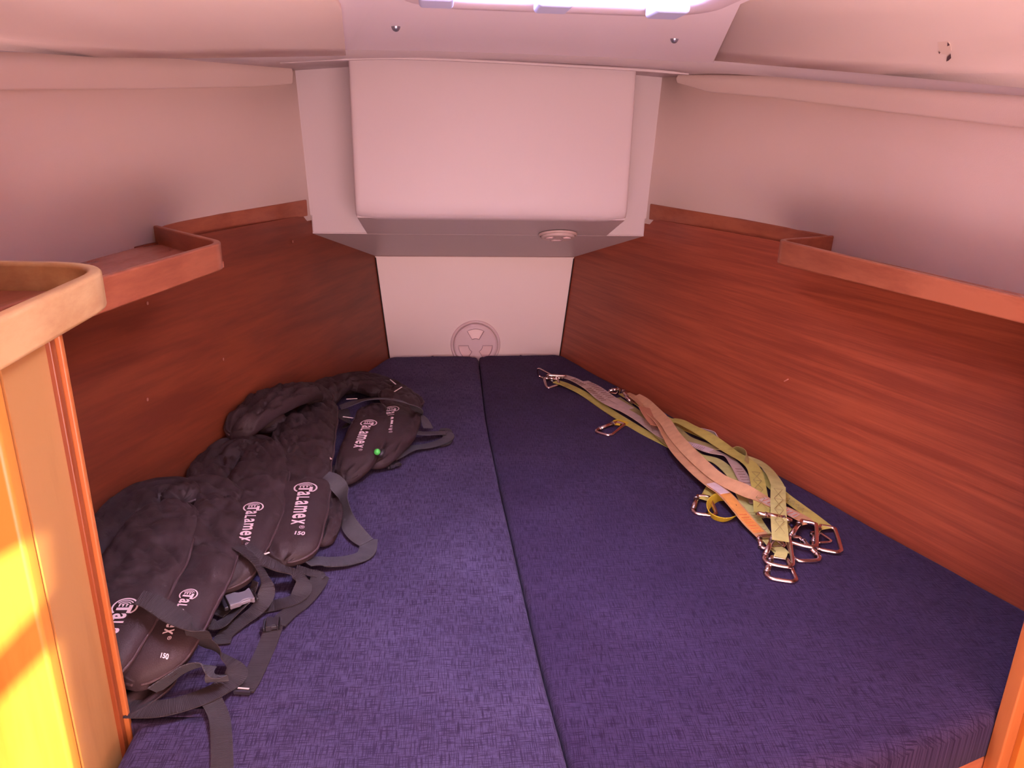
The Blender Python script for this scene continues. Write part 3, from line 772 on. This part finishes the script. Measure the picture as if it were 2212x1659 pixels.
def logo(parent, obs, p0, p1, z, sub='150', subpx=None):
    """p0: pixel of the emblem start, p1: pixel of the lettering end"""
    b = bvh_of(obs); a = onz(*p0, z); e = onz(*p1, z); ax = (e-a); L_ = ax.length; ax.normalize(); ay = V((-ax.y, ax.x, 0))
    size = L_/(LG[2]+.2)
    yk = 1.0
    project_print('logo', LG[0], LG[1], a - ay*size*.45*1.0, ax, ay, size, b, parent)
    if subpx:
        vs, fs = text_geo(sub, size*.50, .03); o_ = onz(*subpx, z); rx = (onz(subpx[0]+30, subpx[1], z)-o_).normalized()
        project_print('size_print', vs, fs, o_, rx, V((-rx.y, rx.x, 0)), 1.0, b, parent)
def strap(name, pts, wd, m, parent, th=.0016, roll=None, n=10, sides=None):
    """flat strap: (px, py, z[, roll deg]) ; rolls turn the strap on edge"""
    P4 = cat([(*onz(p[0], p[1], p[2]), (p[3] if len(p) > 3 else 0)) for p in pts], n)
    P = [V(p[:3]) for p in P4]; v = []; f = []; uv = []; L_ = 0; prev = None
    for i, p in enumerate(P):
        t = (P[min(i+1, len(P)-1)]-P[max(i-1, 0)]).normalized()
        side = t.cross(V((0, 0, 1)))
        if side.length < 1e-3: side = prev or V((1, 0, 0))
        side.normalize()
        if prev is not None and side.dot(prev) < -.2 and False: side = -side
        prev = side
        up = side.cross(t).normalized(); a = math.radians(P4[i][3]); sd = side*math.cos(a)+up*math.sin(a); nn = t.cross(sd)*-1
        if i: L_ += (P[i]-P[i-1]).length
        for x, q in ((-1, 1), (0, 1.25), (1, 1), (1, -1), (0, -.75), (-1, -1)):
            v.append(p+sd*(x*wd/2)+nn*(q*th/2)); uv.append((L_, x*.5+.5))
    n_ = len(P)
    for i in range(n_-1):
        for k in range(6): f.append((i*6+k, i*6+(k+1) % 6, i*6+6+(k+1) % 6, i*6+6+k))
    f += [(0, 1, 2, 3, 4, 5), tuple((n_-1)*6+k for k in (5, 4, 3, 2, 1, 0))]
    o = fixn(mesh(name, v, f, m, parent, False, uv))
    for pl in o.data.polygons: pl.use_smooth = True
    es = o.modifiers.new('es', 'EDGE_SPLIT'); es.split_angle = math.radians(50)
    return o
def bar_on(name, a, b, z, wd, m, parent, th=.001):
    return strap(name, [(*a, z), (*b, z)], wd, m, parent, th, n=1)
G = 'life jackets heaped on the left of the berth'
def jacket(label, loc):
    return thing('life_jacket', label, 'life jacket', loc, G)
J = M['jacket']; HW = .060
# far pair -------------------------------------------------------------
j6 = jacket('farthest black life jacket, its lobe with logo next to the loose grey belt end', onz(845, 950, 0))
l6 = lobe('lobe', [(845, 842, .052, .05), (866, 872, .055, .058), (864, 905, .052, .062), (852, 940, .046, .058), (826, 978, .036, .045), (805, 1006, .026, .03)], J, j6, .024, 61, pipe=(1,), calm=(845, 882, 837, 928, .075))
lobe('collar', [(735, 845, .03, .05), (770, 822, .035, .055), (820, 832, .035, .05), (862, 852, .036, .045), (900, 878, .034, .035)], J, j6, .026, 62, pipe=(-1,))
logo(j6, [l6], (845, 882), (837, 928), .075)
j5 = jacket('black life jacket with logo between the farthest one and the tall collar', onz(780, 960, 0))
l5 = lobe('lobe', [(806, 880, .062, .04), (806, 905, .066, .052), (792, 945, .060, .056), (772, 990, .046, .052), (752, 1022, .030, .036), (744, 1040, .022, .02)], J, j5, .024, 51, pipe=(1,), calm=(798, 912, 772, 960, .085))
lobe('collar', [(690, 880, .03, .055), (700, 850, .035, .06), (738, 826, .040, .058), (790, 832, .046, .05), (830, 850, .045, .04)], J, j5, .026, 52, pipe=())
logo(j5, [l5], (798, 912), (772, 960), .085)
# the fanned stack, from the far right one to the nearest left one
j4 = jacket('black life jacket with the fully readable logo, rightmost of the fanned stack', onz(660, 1100, 0))
lobe('collar', [(500, 942, .03, .040), (532, 910, .035, .052), (572, 878, .04, .060), (625, 855, .045, .062), (668, 850, .05, .060), (696, 880, .055, .055)], J, j4, .034, 42, pipe=(-1,), wr=1.5)
lobe('inner_pad', [(560, 925, .055, .045), (600, 905, .060, .055), (632, 920, .060, .055), (628, 965, .058, .055), (615, 1000, .055, .045)], J, j4, .030, 44, pipe=(), wr=1.8)
l4b = lobe('lobe', [(690, 872, .055, .054), (680, 915, .058, .062), (668, 958, .060, .066), (655, 1010, .058, .068), (649, 1060, .055, .067), (638, 1120, .052, .066), (624, 1175, .045, .062), (612, 1218, .036, .052)], J, j4, .027, 41, pipe=(-1, 1), calm=(661, 1046, 640, 1140, .085))
lobe('lobe', [(718, 1010, .020, .02), (716, 1060, .020, .034), (708, 1110, .020, .036), (700, 1150, .018, .03), (696, 1175, .016, .02)], J, j4, .018, 43, pipe=(1,))
logo(j4, [l4b], (661, 1046), (642, 1128), .085, '150', (632, 1141))
j3 = jacket('black life jacket with a round padded collar, second from the right of the stack', onz(540, 1080, 0))
lobe('collar', [(448, 1070, .05, .05), (462, 1010, .055, .056), (502, 975, .06, .058), (550, 970, .062, .058), (588, 998, .062, .050)], J, j3, .03, 32, pipe=(-1,), wr=1.5)
l3 = lobe('lobe', [(580, 965, .064, .040), (568, 1010, .070, .062), (552, 1060, .072, .070), (532, 1120, .072, .072), (504, 1180, .066, .070), (476, 1238, .056, .064), (456, 1278, .044, .048)], J, j3, .028, 31, pipe=(-1, 1), calm=(549, 1093, 522, 1175, .098))
lobe('inner_pad', [(545, 1010, .055, .045), (520, 1060, .058, .05), (500, 1110, .058, .045), (480, 1150, .055, .03)], J, j3, .025, 33, pipe=())
logo(j3, [l3], (549, 1093), (526, 1166), .098, '150', (512, 1180))
j2 = jacket('black life jacket with a strap lying across its logo, in the middle of the stack', onz(420, 1240, 0))
lobe('collar', [(398, 1090, .075, .048), (422, 1062, .078, .050), (462, 1068, .08, .052), (488, 1100, .08, .05)], J, j2, .03, 22, pipe=())
l2 = lobe('lobe', [(478, 1082, .080, .045), (462, 1125, .085, .064), (436, 1180, .087, .074), (404, 1245, .086, .078), (368, 1312, .082, .076), (332, 1385, .072, .070), (306, 1448, .056, .058), (296, 1482, .045, .040)], J, j2, .028, 21, pipe=(-1, 1), calm=(408, 1278, 340, 1380, .112))
logo(j2, [l2], (410, 1276), (356, 1356), .112, '150', (338, 1382))
j1 = jacket('nearest black life jacket, partly hidden behind the pale cabinet side', onz(290, 1280, 0))
lobe('collar', [(150, 1260, .06, .055), (195, 1190, .07, .055), (262, 1120, .08, .056), (330, 1075, .085, .055), (382, 1068, .09, .045), (395, 1090, .09, .04)], J, j1, .032, 12, pipe=(-1,))
l1 = lobe('lobe', [(374, 1092, .100, .040), (352, 1130, .106, .066), (316, 1205, .110, .074), (276, 1275, .108, .074), (236, 1350, .100, .070), (200, 1425, .088, .062), (172, 1490, .06, .05)], J, j1, .026, 11, pipe=(-1, 1), wr=.9, calm=(272, 1292, 220, 1370, .137))
lobe('lobe', [(240, 1130, .05, .04), (215, 1210, .06, .06), (180, 1300, .06, .06), (140, 1380, .06, .05)], J, j1, .03, 13, pipe=())
lobe('bottom_flap', [(350, 1440, .014, .04), (310, 1478, .018, .046), (262, 1506, .02, .044), (200, 1520, .02, .04)], J, j1, .012, 14, pipe=())
logo(j1, [l1], (272, 1292), (196, 1410), .137)
# straps of the jackets
ST, SG = M['strap'], M['strapg']
strap('belt', [(735, 880, .075), (765, 870, .085), (800, 862, .098, 10), (845, 862, .105, 15), (885, 874, .095, 25), (912, 896, .06, 35), (925, 925, .03, 20)], .036, SG, j6)
strap('belt', [(875, 930, .045), (915, 936, .03), (962, 936, .008), (966, 948, .012), (930, 962, .010), (890, 968, .016), (850, 985, .022, 25), (815, 1004, .018, 20)], .034, SG, j6, n=8)
strap('belt', [(950, 928, .006), (969, 930, .007), (969, 955, .007), (950, 962, .006)], .018, ST, j6)
strap('belt', [(738, 885, .06), (745, 900, .05), (758, 914, .03), (742, 920, .02)], .04, ST, j5)
for a, b, z in (((748, 862), (772, 861), .070), ((741, 900), (763, 903), .060), ((852, 846), (868, 836), .075), ((843, 820), (855, 830), .065)): bar_on('reflective_stitch', a, b, z+.02, .0035, M['refl'], j6)
g0 = onz(817, 977, .062)
tube('indicator_housing', [g0+V((.012, 0, -.006)), g0+V((.004, 0, .0))], .012, M['buckled'], j6, sides=14)
bm_ = bmesh.new(); bmesh.ops.create_icosphere(bm_, subdivisions=3, radius=.0085); me_ = bpy.data.meshes.new('green_indicator'); bmesh.ops.translate(bm_, verts=bm_.verts, vec=g0+V((-.002, -.006, .004))); bm_.to_mesh(me_); bm_.free()
me_.materials.append(M['green']); o = bpy.data.objects.new('green_indicator', me_); C.objects.link(o); o.parent = j6; o.matrix_parent_inverse = Matrix.Translation(-j6.location); o['label'] = 'green plastic status button'
def buckle(px, py, z, ang, L_, W_, m, parent, nm='buckle'):
    c = onz(px, py, z); ax = V((math.cos(math.radians(ang)), math.sin(math.radians(ang)), 0)); ay = V((-ax.y, ax.x, 0))
    def bx_(n_, x0, x1, y0, y1, z0, z1, mm, par):
        q = [c+ax*x0+ay*y0+V((0, 0, z0)), c+ax*x1+ay*y0+V((0, 0, z0)), c+ax*x1+ay*y1+V((0, 0, z0)), c+ax*x0+ay*y1+V((0, 0, z0))]
        return bevel(fixn(mesh(n_, *prism(q, (0, 0, z1-z0)), mm, par)), .002)
    # female half, waisted, with side prongs
    q = [(-.5, -.5), (-.1, -.5), (.05, -.36), (.28, -.36), (.42, -.5), (.5, -.5), (.5, .5), (.42, .5), (.28, .36), (.05, .36), (-.1, .5), (-.5, .5)]
    pts = [c+ax*(x*L_)+ay*(y*W_) for x, y in q]
    o_ = bevel(fixn(mesh(nm, *prism(pts, (0, 0, .010)), m, parent)), .002)
    bx_('buckle_bar', -L_*.72, -L_*.55, -W_*.5, W_*.5, 0, .008, M['buckled'], parent); bx_('buckle_bar', L_*.55, L_*.66, -W_*.48, W_*.48, 0, .007, M['buckled'], parent)
    for s in (-1, 1): bx_('prong', -.1*L_, .36*L_, s*W_*.40-W_*.05, s*W_*.40+W_*.05, .001, .008, m, parent)
    return o_
strap('belt', [(700, 1030, .075, -20), (722, 1040, .072, -30), (740, 1062, .055, -55), (744, 1092, .035, -65), (752, 1128, .025, -45), (772, 1155, .014, -20), (792, 1172, .006)], .038, SG, j4)
strap('belt', [(797, 1166, .004), (790, 1196, .005), (755, 1210, .008), (715, 1214, .012), (688, 1212, .02), (660, 1215, .03)], .038, SG, j4)
bar_on('reflective_stitch', (571, 1197), (582, 1193), .078, .004, M['refl'], j3)
bar_on('reflective_stitch', (711, 988), (716, 992), .07, .004, M['refl'], j4)
strap('crotch_strap', [(512, 1180, .098, 20), (545, 1205, .085, 30), (568, 1240, .06, 40), (577, 1275, .035, 30), (560, 1312, .02, 10), (522, 1342, .010), (486, 1372, .006), (478, 1392, .005)], .030, ST, j3)
strap('crotch_strap', [(525, 1182, .09), (560, 1205, .075), (600, 1224, .055), (636, 1238, .035, 10), (656, 1262, .020, 30), (640, 1292, .010), (600, 1306, .006), (570, 1312, .005)], .034, ST, j4)
strap('adjuster_strap', [(694, 1240, .012, 30), (682, 1268, .010), (655, 1300, .006), (622, 1326, .006), (598, 1350, .012)], .034, ST, j4)
strap('adjuster_strap', [(592, 1352, .012), (578, 1392, .005), (560, 1432, .004), (542, 1470, .004), (527, 1494, .004)], .032, ST, j4)
o = bar_on('reflective_stitch', (514, 1486), (538, 1488), .007, .0028, M['refl'], j4)
bar_on('strap_end', (506, 1494), (541, 1496), .005, .006, M['buckled'], j4, .005)
buckle(589, 1352, .012, 8, .022, .030, M['buckled'], j4, 'slider')
strap('crotch_strap', [(640, 1228, .030), (668, 1236, .02), (690, 1243, .012), (672, 1256, .008), (640, 1268, .006)], .024, ST, j4)
strap('waist_strap', [(300, 1290, .150), (331, 1302, .140), (372, 1328, .126), (412, 1352, .112, 15), (438, 1382, .075, 25), (470, 1410, .040, 30), (505, 1438, .018, 25), (508, 1462, .012, 10), (470, 1490, .012), (420, 1512, .014), (350, 1530, .016), (270, 1532, .018)], .036, ST, j2)
strap('waist_strap', [(330, 1492, .030, 60), (362, 1470, .040, 60), (398, 1445, .050, 55), (438, 1436, .052, 45), (462, 1455, .040, 20), (470, 1472, .018)], .034, SG, j2)
strap('waist_strap', [(452, 1505, .012, 0), (472, 1545, .005, 10), (478, 1590, .004), (480, 1660, .004), (482, 1760, .004)], .030, ST, j2)
strap('waist_strap', [(430, 1370, .05, 10), (440, 1345, .03), (470, 1350, .02), (500, 1330, .02, 20), (545, 1290, .03, 30)], .026, ST, j2)
buckle(519, 1298, .030, 28, .044, .038, M['buckle'], j3)
strap('crotch_strap', [(470, 1330, .018), (495, 1308, .022), (510, 1302, .026)], .026, ST, j3)
strap('crotch_strap', [(530, 1292, .030), (546, 1275, .036, 20), (552, 1255, .05, 30)], .022, ST, j3)
buckle(848, 1006, .008, 35, .03, .03, M['buckled'], j6)
strap('belt', [(838, 996, .012), (830, 985, .02), (815, 985, .03)], .02, ST, j6)

# ================================================================== SAFETY TETHERS
TG = 'safety tethers laid out on the right cushion'
def tether(label, px): return thing('safety_tether', label, 'safety tether', onz(*px, .004), TG)
def hook(parent, eye, tip, z0, z1, W_=.050, tilt=0.0, r=.0050, gate=1, label=None):
    """pear shaped snap hook between the eye pixel and the wide tip pixel"""
    a, b = onz(*eye, z0), onz(*tip, z1); ax = (b-a); L_ = ax.length; ax.normalize()
    sd = ax.cross(V((0, 0, 1))).normalized(); up = sd.cross(ax); t = math.radians(tilt); sd = sd*math.cos(t)+up*math.sin(t)
    o2 = [(0.02, -.20), (.02, .20), (.10, .30), (.80, .50), (.93, .46), (1.0, .30), (.99, -.30), (.90, -.48), (.78, -.50), (.12, -.30)]
    pts = [tuple(a+ax*(x*L_)+sd*(y*W_)) for x, y in o2]
    body = cat(pts, 4, True)
    up2 = ax.cross(sd).normalized()
    o = tube('snap_hook', body, r, M['steel'], parent, True, 8, up2)
    g = 1 if gate > 0 else -1
    tube('gate', [a+ax*(.20*L_)+sd*(g*.33*W_), a+ax*(.74*L_)+sd*(g*.49*W_)], r*1.28, M['steel'], o, sides=10, up=up2)
    gg = [c_ for c_ in C.objects if c_.parent == o]
    for c_ in gg: c_.parent = o; c_.matrix_parent_inverse = Matrix.Identity(4)
    for q in (.20, .76): tube('gate_collar', [a+ax*((q-.02)*L_)+sd*(g*.34*W_ if q < .5 else g*.49*W_), a+ax*((q+.02)*L_)+sd*(g*.34*W_ if q < .5 else g*.49*W_)], r*1.5, M['steeld'], o, sides=10, up=up2).matrix_parent_inverse = Matrix.Identity(4)
    return o
def stitches(parent, line, n, wd, m, z, th=.0022, xx=False):
    """cross bars sewn over a strap along the pixel line (a, b)"""
    a, b = onz(*line[0], z), onz(*line[1], z); ax = (b-a).normalized(); sd = ax.cross(V((0, 0, 1))).normalized(); V_, F_ = [], []
    def bar(p, q):
        v, f = tube_geo([p, q], th/2, 4); n0 = len(V_); V_.extend(v); F_.extend(tuple(n0+k for k in qq) for qq in f)
    if xx:
        for i in range(n):
            p0, p1 = a.lerp(b, i/n), a.lerp(b, (i+1)/n)
            bar(p0-sd*wd/2, p1+sd*wd/2); bar(p0+sd*wd/2, p1-sd*wd/2); bar(p0-sd*wd/2, p0+sd*wd/2)
    else:
        for i in range(n):
            p = a.lerp(b, (i+.5)/n); bar(p-sd*wd/2, p+sd*wd/2)
    return mesh('stitching', V_, F_, m, parent)
WW = .033
# B: front yellow tether that ends in the box-stitched strap and the frontmost hook
tb = tether('yellow tether ending in the straight box-stitched strap and the frontmost big hook', (1680, 1200))
strap('webbing', [(1199, 824, .016), (1222, 831, .014), (1262, 851, .008), (1310, 884, .006), (1350, 909, .006), (1390, 933, .006), (1425, 951, .006), (1460, 968, .006), (1500, 985, .006)], WW, M['yel'], tb)
strap('webbing', [(1600, 985, .010), (1632, 997, .018), (1655, 1010, .026, 15), (1672, 1033, .034, 10), (1681, 1052, .040)], WW, M['yel2'], tb)
strap('webbing', [(1681, 1050, .041), (1681, 1090, .042), (1683, 1130, .040), (1686, 1168, .030)], WW+.002, M['yel2'], tb)
stitches(tb, ((1681, 1056), (1685, 1150)), 4, .020, plain('stitch_yellow', (0.34, 0.26, 0.10)), .0445, .0012, True)
stitches(tb, ((1205, 826), (1245, 842)), 2, .020, plain('stitch_yellow2', (0.26, 0.19, 0.09)), .0155, .0012, True)
hook(tb, (1689, 1158), (1680, 1222), .026, .012, .056, r=.0046)
hook(tb, (1207, 825), (1178, 828), .016, .012, .05, tilt=25)
# G: tether with the hook that lies lowest
tg = tether('pale yellow tether whose hook lies lowest on the cushion', (1687, 1240))
strap('webbing', [(1450, 940, .010), (1480, 962, .012), (1508, 984, .012), (1548, 996, .012), (1582, 1026, .012), (1600, 1060, .012), (1618, 1098, .011), (1637, 1132, .009), (1660, 1164, .006), (1690, 1196, .008)], WW, M['yel2'], tg)
stitches(tg, ((1622, 1104), (1655, 1160)), 9, .020, plain('stitch_pale', (0.40, 0.34, 0.14)), .0125, .0012)
strap('webbing_end', [(1676, 1180, .010), (1688, 1192, .014), (1684, 1204, .012)], .024, M['yel2'], tg)
hook(tg, (1684, 1205), (1688, 1254), .006, .006, .056)
# A: orange tether, two strands
ta = tether('faded orange tether of two twisted strands lying on top of the bundle', (1480, 980))
strap('webbing', [(1352, 850, .030), (1376, 862, .032, 10), (1401, 892, .034, 25), (1425, 919, .036, 35), (1440, 944, .036, 25), (1463, 978, .034, 10), (1499, 1014, .034), (1532, 1043, .034), (1562, 1064, .033), (1592, 1096, .030), (1620, 1130, .022), (1650, 1160, .012)], WW+.001, M['tan'], ta)
strap('webbing', [(1372, 856, .034, -20), (1392, 868, .036, -25), (1414, 888, .040, -25), (1438, 912, .044, -20), (1455, 938, .046, -25), (1482, 969, .046, -30), (1518, 1004, .046, -25), (1555, 1034, .044, -20), (1606, 1058, .042, -35), (1640, 1074, .038, -10), (1672, 1091, .034), (1704, 1105, .030), (1736, 1122, .026), (1746, 1132, .022)], WW+.001, M['tan'], ta)
strap('sewn_patch', [(1536, 1044, .0365), (1551, 1055, .036), (1566, 1066, .0355)], .026, M['white'], ta)
strap('sewn_patch', [(1567, 1067, .0345), (1580, 1082, .0335), (1593, 1098, .0315)], .0275, M['ora'], ta)
strap('sewn_patch', [(1594, 1098, .0315), (1612, 1120, .0265), (1640, 1150, .0165)], .027, M['ora'], ta)
stitches(ta, ((1598, 1103), (1638, 1150)), 8, .018, M['stitchr'], .030, .0018)
stitches(ta, ((1583, 1092), (1598, 1090)), 1, .003, M['dark'], .0345, .0016)
strap('sewn_patch', [(1646, 1077, .0385), (1672, 1091, .0355), (1700, 1104, .0315), (1722, 1115, .0295)], .024, M['pale'], ta)
stitches(ta, ((1650, 1078), (1722, 1115)), 8, .017, M['stitchr'], .0385, .0018)
hook(ta, (1652, 1158), (1672, 1184), .014, .008, .052)
hook(ta, (1748, 1128), (1731, 1178), .026, .016, .056)
hook(ta, (1350, 846), (1366, 870), .03, .02, .04, tilt=40)
strap('sewn_patch', [(1392, 880, .040, 10), (1405, 905, .040, 20), (1418, 920, .039, 15)], .040, plain('leather', (0.50, 0.21, 0.12), .7), ta)
# C: broad yellow one on the wall side
tc_ = tether('yellow tether along the wall side, hooked sideways under the box-stitched strap', (1560, 960))
strap('webbing', [(1400, 880, .016, 20), (1420, 895, .020, 20), (1445, 907, .026), (1468, 910, .030), (1492, 922, .032), (1526, 940, .032, -10), (1553, 958, .032, -10), (1582, 978, .032), (1610, 994, .034), (1628, 1012, .036), (1636, 1038, .036), (1642, 1070, .034), (1646, 1108, .030)], WW+.003, M['yel'], tc_)
stitches(tc_, ((1633, 1020), (1646, 1096)), 4, .020, plain('stitch_yellow3', (0.28, 0.21, 0.08)), .0395, .0012, True)
strap('webbing', [(1448, 915, .014), (1464, 930, .014), (1480, 944, .014), (1502, 954, .016), (1530, 964, .018), (1560, 972, .022, 20), (1595, 972, .030, 50), (1614, 985, .034, 70), (1618, 1004, .034, 40)], WW, M['olive'], tc_)
strap('webbing', [(1330, 860, .012), (1365, 884, .012), (1395, 905, .014), (1420, 932, .014), (1445, 956, .014), (1470, 968, .012)], WW+.004, M['olive'], tc_)
stitches(tc_, ((1370, 892), (1432, 944)), 4, .020, M['stitch'], .0165, .001, True)
hook(tc_, (1636, 1110), (1704, 1126), .034, .024, .042, tilt=35)
hook(tc_, (1316, 846), (1336, 846), .024, .022, .03, tilt=50)
# E: pale elastic tether with brown bar stitching
te = tether('pale pinkish tether with rows of brown bar stitching at its far end', (1290, 850))
strap('webbing', [(1216, 812, .024), (1240, 820, .024), (1270, 837, .020), (1300, 862, .018), (1325, 876, .018), (1352, 888, .018), (1385, 908, .016), (1430, 940, .016), (1470, 955, .020), (1500, 962, .024), (1535, 974, .024), (1572, 986, .020, 20), (1590, 1006, .022, 10), (1607, 1034, .022), (1624, 1062, .020), (1634, 1088, .018)], WW, M['pale'], te)
strap('webbing', [(1262, 824, .020), (1290, 838, .022), (1318, 858, .020), (1342, 872, .016), (1362, 884, .012)], WW, M['pale'], te)
stitches(te, ((1236, 819), (1262, 832)), 6, .021, M['stitch'], .0265, .0024)
stitches(te, ((1270, 838), (1306, 866)), 8, .019, M['stitch'], .0225, .0022)
stitches(te, ((1272, 826), (1322, 860)), 10, .022, M['stitch'], .0245, .002)
stitches(te, ((1594, 1010), (1622, 1058)), 8, .018, plain('stitch_mauve', (0.33, 0.20, 0.17)), .0245, .002)
strap('sewn_patch', [(1478, 958, .0255), (1508, 964, .0265), (1536, 974, .0265)], .024, M['white'], te)
stitches(te, ((1484, 959), (1522, 969)), 9, .018, plain('stitch_violet', (0.40, 0.28, 0.34)), .0285, .0018)
hook(te, (1222, 814), (1182, 814), .026, .022, .05, tilt=-30)
hook(te, (1204, 821), (1162, 804), .016, .030, .045, tilt=-60, r=.0036)
hook(te, (1710, 1160), (1747, 1212), .010, .006, .056, gate=-1)
strap('webbing', [(1640, 1090, .016), (1668, 1110, .014), (1690, 1132, .012), (1708, 1158, .012)], .026, M['yel2'], te)
# D: right hand yellow one
td = tether('yellow tether nearest the wood panel at its hook end, hook farthest right', (1760, 1130))
strap('webbing', [(1345, 850, .012), (1375, 872, .012, 20), (1405, 888, .012), (1440, 905, .012), (1480, 925, .008), (1520, 942, .006), (1560, 962, .006), (1610, 995, .008), (1650, 1032, .014), (1690, 1068, .018), (1722, 1092, .018), (1752, 1114, .016), (1788, 1142, .014)], WW, M['yel'], td)
strap('sewn_patch', [(1640, 1004, .020, 20), (1652, 1012, .020, 20), (1658, 1022, .018, 20)], .022, M['white'], td)
hook(td, (1788, 1138), (1786, 1190), .012, .008, .056)
hook(td, (1760, 1150), (1782, 1172), .006, .006, .035, r=.0034)
stitches(td, ((1700, 1076), (1740, 1106)), 4, .018, plain('stitch_yellow4', (0.32, 0.27, 0.10)), .0205, .001, True)
strap('webbing', [(1500, 928, .020, 60), (1525, 932, .020, 60), (1548, 940, .018, 55), (1556, 958, .012, 40)], .022, M['white'], td)
# F: bright yellow one with loop and two loose hooks on the near side
tf = tether('bright yellow tether with a small loop and a hook on its near side', (1530, 1100))
strap('webbing', [(1546, 1040, .016), (1536, 1058, .016), (1528, 1072, .014), (1522, 1080, .012)], .030, M['yel'], tf)
strap('loop', [(1578, 1080, .006, 70), (1552, 1074, .012, 75), (1532, 1088, .014, 75), (1530, 1104, .012, 70), (1542, 1118, .010, 60), (1566, 1124, .009, 55), (1588, 1116, .008, 50), (1600, 1100, .006, 40)], .024, M['yelb'], tf)
hook(tf, (1520, 1072), (1522, 1112), .012, .006, .052)
tf2 = tether('short yellow strap end with a single hook beside the middle of the bundle', (1320, 925))
strap('webbing', [(1362, 918, .005), (1345, 912, .008), (1334, 910, .010), (1330, 918, .006)], .026, M['yelb'], tf2)
hook(tf2, (1342, 914), (1300, 937), .010, .006, .052)
